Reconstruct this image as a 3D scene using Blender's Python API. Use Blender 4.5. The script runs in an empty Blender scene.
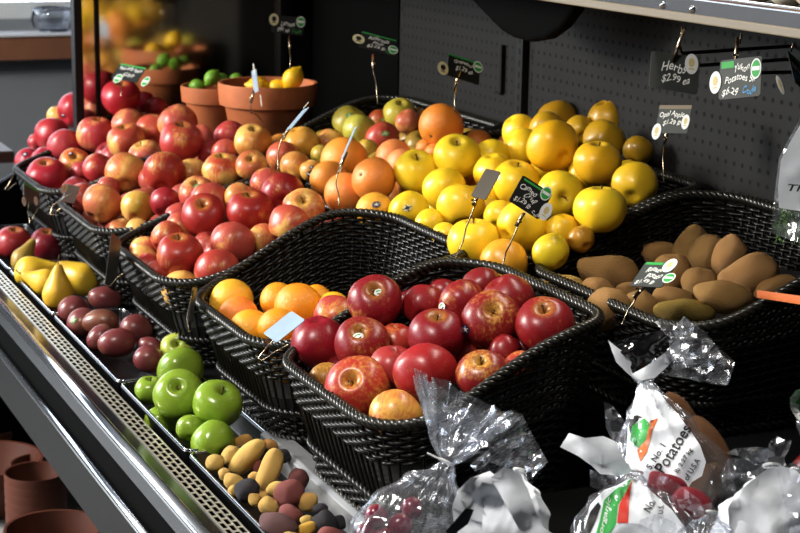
import bpy, math, random
from mathutils import Vector, Matrix, noise
random.seed(7)
PI = math.pi
C = bpy.context.scene.collection
sc = bpy.context.scene
# ------------------------------------------------------------------ camera
F = 1700.0
yv = Vector((-788, 404, -F)).normalized()
zv = Vector((125, (788*125+F*F)/404, F)).normalized()
xv = yv.cross(zv)
MW = Matrix((xv, yv, zv))            # camera axes -> world axes
CAM = Vector((0, 0, .95))
def cdir(v): return MW @ Vector(v)
def ray(px, py): return MW @ Vector(((px-400)/F, -(py-266.5)/F, -1))
def dep(px, py, d): return CAM + ray(px, py)*d
def onx(px, py, x): r = ray(px, py); return CAM + r*((x-CAM.x)/r.x)
def ony(px, py, y): r = ray(px, py); return CAM + r*((y-CAM.y)/r.y)
def onz(px, py, z): r = ray(px, py); return CAM + r*((z-CAM.z)/r.z)
def depth_of(p): return -((MW.transposed() @ (p-CAM)).z)
cd = bpy.data.cameras.new('camera'); cam = bpy.data.objects.new('camera', cd); C.objects.link(cam)
m4 = MW.to_4x4(); m4.translation = CAM; cam.matrix_world = m4
cd.sensor_width = 36; cd.lens = F*36/800; cd.clip_start = .05; cd.clip_end = 100
cd.dof.use_dof = True; cd.dof.focus_distance = 2.55; cd.dof.aperture_fstop = 11.0
sc.camera = cam

# ------------------------------------------------------------------ node helpers
def newmat(name):
    m = bpy.data.materials.new(name); m.use_nodes = True
    nt = m.node_tree; b = nt.nodes['Principled BSDF']
    return m, nt, b
def N(nt, t, **k):
    n = nt.nodes.new(t)
    for a, v in k.items(): setattr(n, a, v)
    return n
def L(nt, a, b): nt.links.new(a, b)
def setc(b, col, rough=.5, metal=0, spec=.5, coat=0, emis=None, es=1):
    b.inputs['Base Color'].default_value = (*col, 1); b.inputs['Roughness'].default_value = rough
    b.inputs['Metallic'].default_value = metal; b.inputs['Specular IOR Level'].default_value = spec
    b.inputs['Coat Weight'].default_value = coat; b.inputs['Coat Roughness'].default_value = .12
    if emis: b.inputs['Emission Color'].default_value = (*emis, 1); b.inputs['Emission Strength'].default_value = es
def plain(name, col, rough=.5, metal=0, spec=.5, coat=0, var=.12, scale=30, bump=0, **k):
    m, nt, b = newmat(name); setc(b, col, rough, metal, spec, coat, **k)
    tc = N(nt, 'ShaderNodeTexCoord'); no = N(nt, 'ShaderNodeTexNoise'); no.inputs['Scale'].default_value = scale
    no.inputs['Detail'].default_value = 4
    L(nt, tc.outputs['Object'], no.inputs['Vector'])
    mx = N(nt, 'ShaderNodeMix', data_type='RGBA', blend_type='MULTIPLY')
    mx.inputs[0].default_value = 1; mx.inputs[6].default_value = (*col, 1)
    rp = N(nt, 'ShaderNodeMapRange'); rp.inputs['To Min'].default_value = 1-var*1.5; rp.inputs['To Max'].default_value = 1+var
    L(nt, no.outputs['Fac'], rp.inputs['Value']); L(nt, rp.outputs[0], mx.inputs[7]); L(nt, mx.outputs[2], b.inputs['Base Color'])
    if bump:
        bp = N(nt, 'ShaderNodeBump'); bp.inputs['Strength'].default_value = bump; bp.inputs['Distance'].default_value = .01
        L(nt, no.outputs['Fac'], bp.inputs['Height']); L(nt, bp.outputs[0], b.inputs['Normal'])
    return m
def math_(nt, op, a, b=None, clamp=False):
    n = N(nt, 'ShaderNodeMath', operation=op); n.use_clamp = clamp
    for i, v in enumerate((a, b)):
        if v is None: continue
        if hasattr(v, 'links'): L(nt, v, n.inputs[i])
        else: n.inputs[i].default_value = v
    return n.outputs[0]
def mixc(nt, f, a, b, mode='MIX'):
    n = N(nt, 'ShaderNodeMix', data_type='RGBA', blend_type=mode)
    for i, v in ((0, f), (6, a), (7, b)):
        if hasattr(v, 'links'): L(nt, v, n.inputs[i])
        elif i == 0: n.inputs[0].default_value = v
        else: n.inputs[i].default_value = (*v, 1)
    return n.outputs[2]
def fruit_mat(name, second, third, streak=.5, speck=.3, rough=.36, top=.6, specks=(.95, .85, .6), patch=0.5, bump=0, coat=.12, dark=None):
    """base colour = object colour; second colour in streaks and blotches; third colour round the stem"""
    m, nt, b = newmat(name)
    tc = N(nt, 'ShaderNodeTexCoord'); oi = N(nt, 'ShaderNodeObjectInfo')
    mp = N(nt, 'ShaderNodeMapping'); mp.inputs['Scale'].default_value = (7, 7, .9)
    off = N(nt, 'ShaderNodeVectorMath', operation='ADD')
    rnd = math_(nt, 'MULTIPLY', oi.outputs['Random'], 37.0)
    L(nt, tc.outputs['Object'], off.inputs[0]); L(nt, rnd, off.inputs[1])
    L(nt, off.outputs[0], mp.inputs[0])
    n1 = N(nt, 'ShaderNodeTexNoise'); n1.inputs['Scale'].default_value = 1.2; n1.inputs['Detail'].default_value = 5; n1.inputs['Roughness'].default_value = .65
    L(nt, mp.outputs[0], n1.inputs['Vector'])
    n2 = N(nt, 'ShaderNodeTexNoise'); n2.inputs['Scale'].default_value = .75; n2.inputs['Detail'].default_value = 2
    L(nt, off.outputs[0], n2.inputs['Vector'])
    st = math_(nt, 'MULTIPLY', math_(nt, 'SUBTRACT', n1.outputs['Fac'], .5), streak*2.2)
    pa = math_(nt, 'MULTIPLY', math_(nt, 'SUBTRACT', n2.outputs['Fac'], .5), patch*5)
    sx = N(nt, 'ShaderNodeSeparateXYZ'); L(nt, tc.outputs['Object'], sx.inputs[0])
    s = math_(nt, 'ADD', math_(nt, 'ADD', st, pa), math_(nt, 'MULTIPLY', math_(nt, 'SUBTRACT', oi.outputs['Alpha'], .5), 1.6))
    ms = N(nt, 'ShaderNodeMapRange', interpolation_type='SMOOTHSTEP'); L(nt, s, ms.inputs[0])
    ms.inputs[1].default_value = -.02; ms.inputs[2].default_value = .95
    base = oi.outputs['Color']
    bs = mixc(nt, math_(nt, 'MULTIPLY', math_(nt, 'ADD', st, .5, True), .45*min(1, streak*2)), base, mixc(nt, 1.0, base, (.55, .45, .5), 'MULTIPLY'))
    c = mixc(nt, ms.outputs[0], bs, second)
    r2 = math_(nt, 'ADD', math_(nt, 'MULTIPLY', sx.outputs[0], sx.outputs[0]), math_(nt, 'MULTIPLY', sx.outputs[1], sx.outputs[1]))
    tp = math_(nt, 'SUBTRACT', math_(nt, 'ADD', 1.0, math_(nt, 'MULTIPLY', st, .8)), math_(nt, 'MULTIPLY', r2, 4.5), True)
    tp = math_(nt, 'MULTIPLY', math_(nt, 'MULTIPLY', tp, math_(nt, 'GREATER_THAN', sx.outputs[2], 0.0)), top)
    c = mixc(nt, tp, c, third)
    vo = N(nt, 'ShaderNodeTexVoronoi'); vo.inputs['Scale'].default_value = 13; L(nt, off.outputs[0], vo.inputs['Vector'])
    sp = N(nt, 'ShaderNodeMapRange'); L(nt, vo.outputs['Distance'], sp.inputs[0])
    sp.inputs[1].default_value = .10; sp.inputs[2].default_value = .17; sp.inputs[3].default_value = speck; sp.inputs[4].default_value = 0
    c = mixc(nt, sp.outputs[0], c, specks)
    L(nt, c, b.inputs['Base Color'])
    b.inputs['Roughness'].default_value = rough; b.inputs['Coat Weight'].default_value = coat; b.inputs['Coat Roughness'].default_value = .18
    b.inputs['Specular IOR Level'].default_value = .45
    b.inputs['Subsurface Weight'].default_value = .04; b.inputs['Subsurface Scale'].default_value = .01
    if bump:
        n3 = N(nt, 'ShaderNodeTexNoise'); n3.inputs['Scale'].default_value = 22; n3.inputs['Detail'].default_value = 3
        L(nt, off.outputs[0], n3.inputs['Vector'])
        bp = N(nt, 'ShaderNodeBump'); bp.inputs['Strength'].default_value = bump; bp.inputs['Distance'].default_value = .02
        L(nt, n3.outputs['Fac'], bp.inputs['Height']); L(nt, bp.outputs[0], b.inputs['Normal'])
    return m
MT = {}
MT['apple'] = fruit_mat('apple_skin', (.72, .40, .08), (.58, .40, .06), streak=.8, speck=.2, top=.38, patch=.4)
MT['pink'] = fruit_mat('blush_apple_skin', (.78, .46, .13), (.58, .42, .06), streak=.8, speck=.2, top=.38, patch=.6)
MT['gold'] = fruit_mat('golden_apple_skin', (.86, .48, .03), (.55, .42, .05), streak=.12, speck=.22, top=.55, patch=.25, specks=(.45, .28, .04))
MT['greenapple'] = fruit_mat('green_apple_skin', (.38, .46, .07), (.20, .30, .03), streak=.2, speck=.35, top=.5, patch=.3, specks=(.75, .85, .35), rough=.25, coat=.3)
MT['citrus'] = fruit_mat('citrus_peel', (.88, .46, .05), (.75, .36, .03), streak=0, speck=.12, top=.2, patch=.4, specks=(.65, .25, .02), rough=.34, bump=.22, coat=.15)
MT['potato'] = fruit_mat('potato_skin', (.22, .115, .035), (.28, .16, .05), streak=0, speck=.5, top=0, patch=.5, specks=(.12, .06, .02), rough=.62, bump=.5, coat=0)
MT['onionm'] = fruit_mat('red_onion_peel', (.38, .10, .14), (.5, .2, .1), streak=.9, speck=0, top=.3, patch=.3, rough=.25, coat=.4)
MT['radishm'] = fruit_mat('turnip_peel', (.8, .66, .52), (.5, .2, .3), streak=.3, speck=0, top=.3, patch=.4, rough=.4)
MT['plum'] = fruit_mat('plum_skin', (.32, .15, .09), (.22, .05, .05), streak=.1, speck=.35, top=.3, patch=.55, specks=(.50, .26, .14), rough=.32, coat=.2)
MT['pear'] = fruit_mat('pear_skin', (.62, .34, .03), (.45, .28, .05), streak=0, speck=.35, top=.3, patch=.3, specks=(.40, .24, .03), rough=.42, coat=.1)
MT['stem'] = plain('fruit_stem', (.12, .06, .02), .8, scale=60)
MT['wicker'] = plain('black_wicker', (.007, .0065, .005), .34, spec=.42, var=.4, scale=60, coat=.03)
MT['rimw'] = plain('wicker_rim', (.018, .016, .011), .28, spec=.5, var=.4, scale=60, coat=.08)
MT['liner'] = plain('black_liner', (.006, .006, .006), .8)
MT['blackp'] = plain('black_plastic', (.012, .012, .014), .3, spec=.5, coat=.2)
MT['blackm'] = plain('black_painted_metal', (.010, .010, .011), .5, spec=.3)
MT['blackmatt'] = plain('matt_black_panel', (.002, .002, .002), .8, spec=.05)
MT['greym'] = plain('grey_anodised_metal', (.030, .031, .036), .45, metal=.3)
MT['chrome'] = plain('brushed_steel', (.62, .63, .66), .2, metal=1, var=.05)
MT['trimline'] = plain('polished_trim', (.80, .84, .90), .12, metal=1, var=.02)
MT['bumper'] = plain('bumper_metal', (.14, .15, .18), .2, metal=.9, var=.05)
MT['grille'] = plain('cream_grille', (.66, .62, .52), .28, metal=.6, var=.08)
MT['peg'] = plain('pegboard_paint', (.018, .0178, .0175), .6, spec=.2, var=.1, scale=8)
MT['hole'] = plain('pegboard_hole', (.002, .002, .002), .9)
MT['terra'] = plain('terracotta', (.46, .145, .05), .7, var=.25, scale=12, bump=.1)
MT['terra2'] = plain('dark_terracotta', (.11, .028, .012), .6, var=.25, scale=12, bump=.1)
MT['wire'] = plain('clip_wire', (.42, .34, .24), .25, metal=1)
MT['cardblack'] = plain('card_black', (.018, .019, .018), .38)
MT['cardgrey'] = plain('card_grey', (.055, .06, .055), .4)
MT['badge'] = plain('badge_yellow', (.62, .52, .25), .4)
MT['steel'] = plain('pan_steel', (.42, .43, .45), .35, metal=.5, var=.05)
MT['cardpale'] = plain('card_pale', (.34, .44, .54), .35)
MT['cardbrown'] = plain('card_brown', (.035, .022, .008), .4)
MT['green'] = plain('print_green', (.05, .36, .08), .4)
MT['white'] = plain('print_white', (.75, .76, .74), .4, var=.03)
MT['cream'] = plain('print_cream', (.66, .60, .38), .4, var=.05)
MT['ink'] = plain('print_black', (.01, .01, .01), .5)
MT['chalk'] = plain('chalk_white', (.80, .80, .76), .6, var=.03)
MT['blue'] = plain('print_blue', (.08, .30, .55), .5)
MT['red'] = plain('print_red', (.60, .05, .03), .4)
MT['orange'] = plain('print_orange', (.62, .17, .05), .4)
MT['wall'] = plain('grey_wall_paint', (.26, .27, .28), .8, var=.03, scale=3)
MT['darkband'] = plain('dark_trim_paint', (.06, .062, .068), .6)
MT['wood'] = plain('sill_wood', (.30, .13, .07), .45, var=.35, scale=5)
MT['darkwood'] = plain('dark_wood', (.05, .02, .015), .4)
MT['sillwhite'] = plain('white_sill', (.80, .80, .84), .3, var=.02)
MT['floor'] = plain('concrete_floor', (.34, .34, .33), .55, var=.15, scale=4)
MT['ceiling'] = plain('ceiling_paint', (.25, .25, .25), .8, var=.05)
MT['lightstrip'] = plain('beige_price_rail', (.20, .165, .115), .4, var=.1, scale=3)
MT['radish'] = plain('white_vegetable', (.80, .72, .60), .4, var=.2, scale=5)
MT['herb'] = plain('herb_leaf', (.10, .20, .04), .5, var=.5, scale=40)
MT['onion'] = plain('red_onion_skin', (.22, .015, .05), .3, var=.6, scale=14, coat=.3)
MT['redpot'] = plain('red_potato_skin', (.42, .02, .05), .4, var=.4, scale=10)
def glassy(name, tint=(.92, .93, .95), rough=.14, base=.06, edge=.42, bump=.5, bs=16, haze=.06):
    m, nt, b = newmat(name); nt.nodes.remove(b); out = nt.nodes['Material Output']
    tr = N(nt, 'ShaderNodeBsdfTransparent'); tr.inputs[0].default_value = (*tint, 1)
    gl = N(nt, 'ShaderNodeBsdfGlossy'); gl.inputs['Color'].default_value = (.95, .96, 1, 1); gl.inputs['Roughness'].default_value = rough
    lw = N(nt, 'ShaderNodeLayerWeight'); lw.inputs['Blend'].default_value = .3
    mr = N(nt, 'ShaderNodeMapRange'); mr.inputs[3].default_value = base; mr.inputs[4].default_value = edge
    tc = N(nt, 'ShaderNodeTexCoord'); no = N(nt, 'ShaderNodeTexNoise'); no.inputs['Scale'].default_value = bs; no.inputs['Detail'].default_value = 1; no.inputs['Distortion'].default_value = 1.6
    L(nt, tc.outputs['Object'], no.inputs['Vector'])
    bp = N(nt, 'ShaderNodeBump'); bp.inputs['Strength'].default_value = bump; bp.inputs['Distance'].default_value = .02
    L(nt, no.outputs['Fac'], bp.inputs['Height']); L(nt, bp.outputs[0], gl.inputs['Normal']); L(nt, bp.outputs[0], lw.inputs['Normal'])
    mx = N(nt, 'ShaderNodeMixShader'); L(nt, lw.outputs['Facing'], mr.inputs[0]); L(nt, mr.outputs[0], mx.inputs[0])
    df = N(nt, 'ShaderNodeBsdfDiffuse'); df.inputs[0].default_value = (.9, .92, .95, 1); m0 = N(nt, 'ShaderNodeMixShader'); m0.inputs[0].default_value = haze
    L(nt, tr.outputs[0], m0.inputs[1]); L(nt, df.outputs[0], m0.inputs[2])
    L(nt, m0.outputs[0], mx.inputs[1]); L(nt, gl.outputs[0], mx.inputs[2]); L(nt, mx.outputs[0], out.inputs[0])
    return m
MT['cello'] = glassy('clear_cellophane')
MT['cello2'] = glassy('cloudy_cellophane', tint=(.86, .87, .89), base=.10, edge=.55, rough=.16)
MT['glass'] = glassy('window_glass', rough=.02, base=.04, edge=.5, bump=0, haze=0)
m, nt, b = newmat('aged_mirror'); setc(b, (.62, .60, .55), .05, 1); MT['mirror'] = m
no = N(nt, 'ShaderNodeTexNoise'); no.inputs['Scale'].default_value = 3; mr = N(nt, 'ShaderNodeMapRange'); mr.inputs[3].default_value = .05; mr.inputs[4].default_value = .12
L(nt, no.outputs['Fac'], mr.inputs[0]); L(nt, mr.outputs[0], b.inputs['Roughness'])
MT['bagwhite'] = plain('white_bag_film', (.80, .83, .88), .5, spec=.35, coat=.0, var=.04, bump=.1, scale=10)
MT['bagblack'] = plain('black_bag_film', (.008, .008, .009), .15, coat=.6)
m, nt, b = newmat('daylight_outside'); setc(b, (0, 0, 0), 1, emis=(.85, .93, 1.0), es=2.2); MT['daylight'] = m
no = N(nt, 'ShaderNodeTexNoise'); no.inputs['Scale'].default_value = 1.2; mr = N(nt, 'ShaderNodeMapRange'); mr.inputs[3].default_value = 2.5; mr.inputs[4].default_value = 5
L(nt, no.outputs['Fac'], mr.inputs[0]); L(nt, mr.outputs[0], b.inputs['Emission Strength'])

# ------------------------------------------------------------------ mesh helpers
def mesh(name, vs, fs, smooth=True, mi=None, mats=()):
    me = bpy.data.meshes.new(name); me.from_pydata([tuple(v) for v in vs], [], fs)
    for m in mats: me.materials.append(m)
    if mi: me.polygons.foreach_set('material_index', mi)
    if smooth: me.polygons.foreach_set('use_smooth', [True]*len(me.polygons))
    me.update(); return me
def ob(name, me, mat=None, parent=None, loc=None):
    if mat is not None and not me.materials: me.materials.append(mat)
    o = bpy.data.objects.new(name, me); C.objects.link(o)
    if parent: o.parent = parent
    if loc is not None: o.location = loc
    return o
def tag(o, label=None, cat=None, group=None, kind=None):
    if label: o['label'] = label
    if cat: o['category'] = cat
    if group: o['group'] = group
    if kind: o['kind'] = kind
    return o
def empty(name, loc, label, cat, group=None):
    o = bpy.data.objects.new(name, None); C.objects.link(o); o.location = loc; o.empty_display_size = .02
    return tag(o, label, cat, group)
class MB:
    def __init__(s): s.v = []; s.f = []; s.mi = []
    def add(s, vs, fs, mi=0):
        n = len(s.v); s.v += [Vector(v) for v in vs]; s.f += [tuple(i+n for i in f) for f in fs]; s.mi += [mi]*len(fs)
    def box(s, a, b, mi=0):
        (x0, y0, z0), (x1, y1, z1) = a, b
        s.add([(x0,y0,z0),(x1,y0,z0),(x1,y1,z0),(x0,y1,z0),(x0,y0,z1),(x1,y0,z1),(x1,y1,z1),(x0,y1,z1)],
              [(0,3,2,1),(4,5,6,7),(0,1,5,4),(1,2,6,5),(2,3,7,6),(3,0,4,7)], mi)
    def tube(s, pts, r, n=6, closed=False, mi=0, cap=True):
        pts = [Vector(p) for p in pts]; m = len(pts); base = len(s.v)
        rs = r if isinstance(r, (list, tuple)) else [r]*m
        up = Vector((0, 0, 1))
        t0 = (pts[1]-pts[0]).normalized()
        if abs(t0.z) > .9: up = Vector((1, 0, 0))
        for i, p in enumerate(pts):
            if closed: t = pts[(i+1) % m]-pts[i-1]
            else: t = pts[min(i+1, m-1)]-pts[max(i-1, 0)]
            t.normalize()
            a = t.cross(up)
            if a.length < 1e-4: a = t.cross(Vector((0, 1, 0)))
            a.normalize(); bb = t.cross(a).normalized(); up = -bb if not closed else up
            if not closed: up = a.cross(t).normalized()
            for k in range(n):
                w = 2*PI*k/n; s.v.append(p+a*(rs[i]*math.cos(w))+bb*(rs[i]*math.sin(w)))
        seg = m if closed else m-1
        for i in range(seg):
            for k in range(n):
                A = base+i*n; B = base+((i+1) % m)*n
                s.f.append((A+k, A+(k+1) % n, B+(k+1) % n, B+k)); s.mi.append(mi)
        if cap and not closed:
            s.f.append(tuple(base+k for k in range(n))); s.mi.append(mi)
            s.f.append(tuple(base+(m-1)*n+k for k in reversed(range(n)))); s.mi.append(mi)
    def lathe(s, prof, n=48, mi=0, c=(0, 0, 0)):
        base = len(s.v); m = len(prof)
        for r, z in prof:
            for k in range(n): s.v.append(Vector((c[0]+r*math.cos(2*PI*k/n), c[1]+r*math.sin(2*PI*k/n), c[2]+z)))
        for i in range(m-1):
            for k in range(n):
                s.f.append((base+i*n+k, base+i*n+(k+1) % n, base+(i+1)*n+(k+1) % n, base+(i+1)*n+k)); s.mi.append(mi)
    def build(s, name, mats, parent=None, smooth=False, loc=None):
        if not isinstance(mats, (list, tuple)): mats = [mats]
        return ob(name, mesh(name, s.v, s.f, smooth, s.mi, mats), None, parent, loc)
def bevel(o, w=.003, seg=2):
    md = o.modifiers.new('edge', 'BEVEL'); md.width = w; md.segments = seg; md.limit_method = 'ANGLE'; return o

# ------------------------------------------------------------------ fruit meshes (unit size)
def apple_prof(th):
    r = math.sin(th)**.92*(1+.07*math.cos(th))
    z = .90*math.cos(th)
    if th < PI/2: z -= .30*math.exp(-(r/.17)**2)+.04*math.exp(-(r/.34)**2)
    else: z += .22*math.exp(-(r/.24)**2)
    return r, z
def rev(fn, nt=26, np_=32, seed=0, lobes=.025, nz=.02, sc_=1.2):
    vs = []; fs = []
    for i in range(nt+1):
        th = min(PI*i/nt, 3.14159)
        r, z = fn(th)
        for k in range(np_):
            ph = 2*PI*k/np_
            q = 1+lobes*math.cos(5*ph+seed)*(1-math.cos(th))/2
            v = Vector((r*q*math.cos(ph), r*q*math.sin(ph), z))
            d = noise.noise(Vector((math.sin(th)*math.cos(ph), math.sin(th)*math.sin(ph), math.cos(th)))*sc_+Vector((seed*7.1, 3, seed)))
            vs.append(v*(1+nz*d))
    for i in range(nt):
        for k in range(np_):
            fs.append((i*np_+k, (i+1)*np_+k, (i+1)*np_+(k+1) % np_, i*np_+(k+1) % np_))
    return vs, fs
def sph(th): return math.sin(th), math.cos(th)
def orange_prof(th):
    r = math.sin(th); z = .94*math.cos(th)
    if th < PI/2: z -= .05*math.exp(-(r/.12)**2)
    return r, z
def lemon_prof(th):
    r = math.sin(th); z = math.cos(th)
    r *= .95
    z += .22*math.exp(-(r/.22)**2)*(1 if z > 0 else -1)
    return r, z
def potato_prof(th):
    return math.sin(th)**.88, math.cos(th)
def pear_prof(th):
    # z from +1 (stem) to -1 ; belly low
    z = math.cos(th); u = (1-z)/2
    r = math.sin(th)**.8*(.40+.62*(1/(1+math.exp(-(u-.42)*9))))
    if th < PI/2: z -= .06*math.exp(-(r/.1)**2)
    return r, z
FM = {}
def fm(kind, seed):
    key = (kind, seed)
    if key in FM: return FM[key]
    base = {'apple': (apple_prof, .03, .06, 1.2), 'orange': (orange_prof, 0, .035, 1), 'lemon': (lemon_prof, 0, .05, 1.4),
            'potato': (potato_prof, 0, .17, 1.1), 'plum': (sph, 0, .05, 1), 'pear': (pear_prof, 0, .09, 1.5)}[kind]
    vs, fs = rev(base[0], 26, 32, seed, base[1], base[2], base[3])
    me = mesh(kind+'_body', vs, fs); FM[key] = me; return me
SM = {}
def stem_mesh(kind):
    if kind in SM: return SM[kind]
    b = MB()
    if kind == 'apple': b.tube([(0, 0, .44), (.01, 0, .62), (.05, .02, .80), (.09, .03, .93)], [.03, .025, .03, .045], 6)
    elif kind == 'pear': b.tube([(0, 0, .88), (.03, 0, 1.02), (.12, .02, 1.2), (.2, .03, 1.3)], [.05, .04, .04, .06], 6)
    elif kind == 'orange': b.lathe([(0, .905), (.06, .91), (.085, .895), (.09, .87)], 10)
    elif kind == 'plum': b.lathe([(0, .99), (.05, .995), (.07, .98)], 8)
    SM[kind] = mesh('stem', b.v, b.f, True, None, [MT['stem']]); return SM[kind]
def sticker_mesh(style):
    key = 'st'+style
    if key in SM: return SM[key]
    vs = []; fs = []; mi = []
    R = .23; ell = .72
    rings = 6; n = 20
    vs.append(Vector((0, 0, 1)))
    for j in range(1, rings+1):
        for k in range(n):
            a = R*j/rings; x = a*math.cos(2*PI*k/n); y = a*ell*math.sin(2*PI*k/n)
            vs.append(Vector((x, y, math.sqrt(1-x*x-y*y))))
    for k in range(n): fs.append((0, 1+k, 1+(k+1) % n)); mi.append(0)
    for j in range(rings-1):
        for k in range(n):
            A = 1+j*n; B = 1+(j+1)*n; fs.append((A+k, B+k, B+(k+1) % n, A+(k+1) % n))
            kk = k/n
            if style == 'white': mi.append(1 if j in (1, 2) and (.08 < kk < .42) else (2 if j in (1, 2) and .58 < kk < .92 else 0))
            elif style == 'dark': mi.append(1 if j >= 3 else 0 if j < 1 else (2 if k % 4 == 0 else 1))
            else: mi.append(1 if j >= 2 and k % 5 else 0)
    mats = {'white': [MT['white'], MT['green'], MT['ink']], 'dark': [MT['white'], plain('sticker_purple', (.03, .02, .06), .3), MT['white']],
            'green': [MT['cream'], MT['green']], 'yellow': [MT['ink'], MT['cream']]}[style]
    SM[key] = mesh('sticker', vs, fs, True, mi, mats); return SM[key]
def rot_to(axis, spin):
    q = axis.normalized().to_track_quat('Z', 'Y')
    return q.to_matrix() @ Matrix.Rotation(spin, 3, 'Z')
PROF = {'apple': apple_prof, 'orange': orange_prof}
def surf_radius(kind, d):
    fn = PROF.get(kind)
    if not fn: return 1.0
    target = math.acos(max(-1, min(1, d.z)))
    best = 1
    e0 = 9
    for i in range(60):
        r, z = fn(min(3.14159, PI*i/59+1e-6)); a = math.atan2(r, z); e = abs(a-target)
        if e < e0: e0 = e; best = math.hypot(r, z)
    return best
def make_fruit(name, kind, mat, p, rad, axis, col, label, cat, group, length=None, sticker=None, spin=None, stem=True, seed=None):
    me0 = fm(kind, seed if seed is not None else random.randrange(4))
    key = (me0.name, mat)
    if key not in FM:
        me = me0.copy(); me.materials.clear(); me.materials.append(MT[mat]); FM[key] = me
    o = ob(name, FM[key]); tag(o, label, cat, group)
    R = rot_to(axis, spin if spin is not None else random.uniform(0, 6.28))
    s = Matrix.Diagonal((rad, rad, (length/2 if length else rad)))
    mm = (R @ s).to_4x4(); mm.translation = p; o.matrix_world = mm
    o.color = col
    if stem and kind in ('apple', 'pear', 'orange', 'plum'):
        ob('stem', stem_mesh(kind), None, o)
    if sticker:
        dx, dy, style = sticker[:3]
        dw = cdir((dx, -dy, math.sqrt(max(.02, 1-dx*dx-dy*dy))))
        dl = (R.transposed() @ dw).normalized()
        st = ob('sticker', sticker_mesh(style), None, o)
        sr = surf_radius(kind, dl)*1.03
        # keep the sticker's long side roughly level in the view
        ql = (R.transposed() @ cdir((1, .25, 0)))
        zz = dl; xx = (ql-zz*ql.dot(zz)).normalized(); yy = zz.cross(xx)
        sm = Matrix((xx, yy, zz)).transposed()*sr
        st.matrix_local = sm.to_4x4()
    return o

# ------------------------------------------------------------------ fruit: where each lies, how big, which way it faces
S3 = 800/270
ALL = []
def item(ox, oy, X, Y, D, l=0, c=None, a=None, s=None, k=None, L=None, g=None, sc_=S3, m=None, e=None, kd=None, n=None, st=True, t=0):
    return dict(px=ox+X/sc_, py=oy+Y/sc_, d=D/sc_, l=l, c=c, a=a, s=s, k=k, L=(L/sc_ if L else None), ang=g, m=m, e=e, kd=kd, n=n, st=st, t=t)
def I(ox, oy, rows, sc_=S3):
    out = []
    for r in rows:
        kw = r[-1] if isinstance(r[-1], dict) else {}
        xs = r[:-1] if isinstance(r[-1], dict) else r
        out.append(item(ox, oy, *xs, sc_=sc_, **kw))
    return out
PILES = []
def pile(pid, name, kind, mat, items, plane, col, alpha, cat, desc, place, group, jit=.08):
    x0, z0, mm = plane
    for it in items:
        r = ray(it['px'], it['py'])
        # centre of the fruit lies on the sloping surface of the heap
        z1 = z0+it['l']
        d = (z1-CAM.z-mm*x0)/(r.z-mm*r.x)
        it.update(depth=d+it['t'], r=r, pile=pid, kd=it['kd'] or kind, m=it['m'] or mat, d0=d+it['t'])
        ALL.append(it)
    PILES.append(dict(pid=pid, name=name, items=items, col=col, alpha=alpha, cat=cat, desc=desc, place=place, group=group, jit=jit))
RED = (.25, .010, .014)
E_ = I(360, 250, [
 (140,150,95,{'t':.05}), (245,128,85,{'t':.06}), (360,112,115,{'a':.42}), (438,145,148,{'t':.0}),
 (305,160,135,{'k':(-.85,.1,'white')}), (190,165,118,{}), 
 (548,225,163,{'s':(-.1,-.72),'a':.45,'k':(.55,.55,'white')}),
 (390,210,165,{'l':.02,'s':(0,-.45),'a':.5,'k':(-.85,.25,'dark')}),
 (320,305,110,{'t':.05,'c':(.40,.03,.02)}), (430,305,100,{'t':.05}), (472,346,90,{'t':.03,'a':.55,'c':(.40,.03,.02)}),
 (228,255,158,{'l':.02,'s':(0,-.85),'c':(.22,.006,.014),'a':.3}),
 (362,373,146,{'s':(-.1,-.72),'a':.66,'k':(.2,.15,'green')}),
 (195,370,178,{'l':.01,'a':.45,'c':(.36,.018,.02)}),
])+I(180,260,[
 (577,125,150,{'l':.035,'s':(0,-.55),'a':.42,'c':(.24,.006,.014),'k':(.2,-.45,'white')}),
 (458,170,122,{'a':.6,'c':(.46,.05,.05)}), (412,242,155,{'c':(.26,.008,.02),'a':.32}),
 (540,250,152,{'s':(-.1,-.6),'a':.45,'k':(-.15,-.35,'white')}), (640,240,108,{'t':.04,'a':.5,'c':(.4,.04,.025)}),
 (633,318,132,{'a':.5,'c':(.42,.04,.04)}), (528,380,178,{'s':(-.25,-.38),'a':.58,'c':(.40,.03,.025)}),
 (637,468,150,{'a':.82,'c':(.50,.07,.03),'t':.0}), (435,358,104,{'a':.85,'c':(.36,.12,.02),'t':.05}),
])
pile('E','red_apple','apple','apple',E_,(.95,.185,.40),RED,.40,'apple','deep red apple','the front wicker basket','deep red apples heaped in the front basket')
D_ = I(180,260,[
 (292,120,108,{'t':.0,'s':(.3,-.6)}),(405,118,92,{'t':.05}),(350,140,145,{'c':(.86,.33,.02),'l':.01}),(455,138,92,{'c':(.88,.47,.03)}),
 (153,122,130,{'c':(.90,.47,.04)}),(172,165,118,{'c':(.78,.25,.04)}),(207,208,130,{'c':(.88,.44,.03)}),(290,200,120,{'c':(.85,.36,.02)}),
])
pile('D','orange','orange','citrus',D_,(.95,.155,.28),(.85,.34,.02),.35,'orange','bright orange','the half empty wicker basket','oranges in the half empty basket')
PK = (.52,.085,.06)
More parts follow.
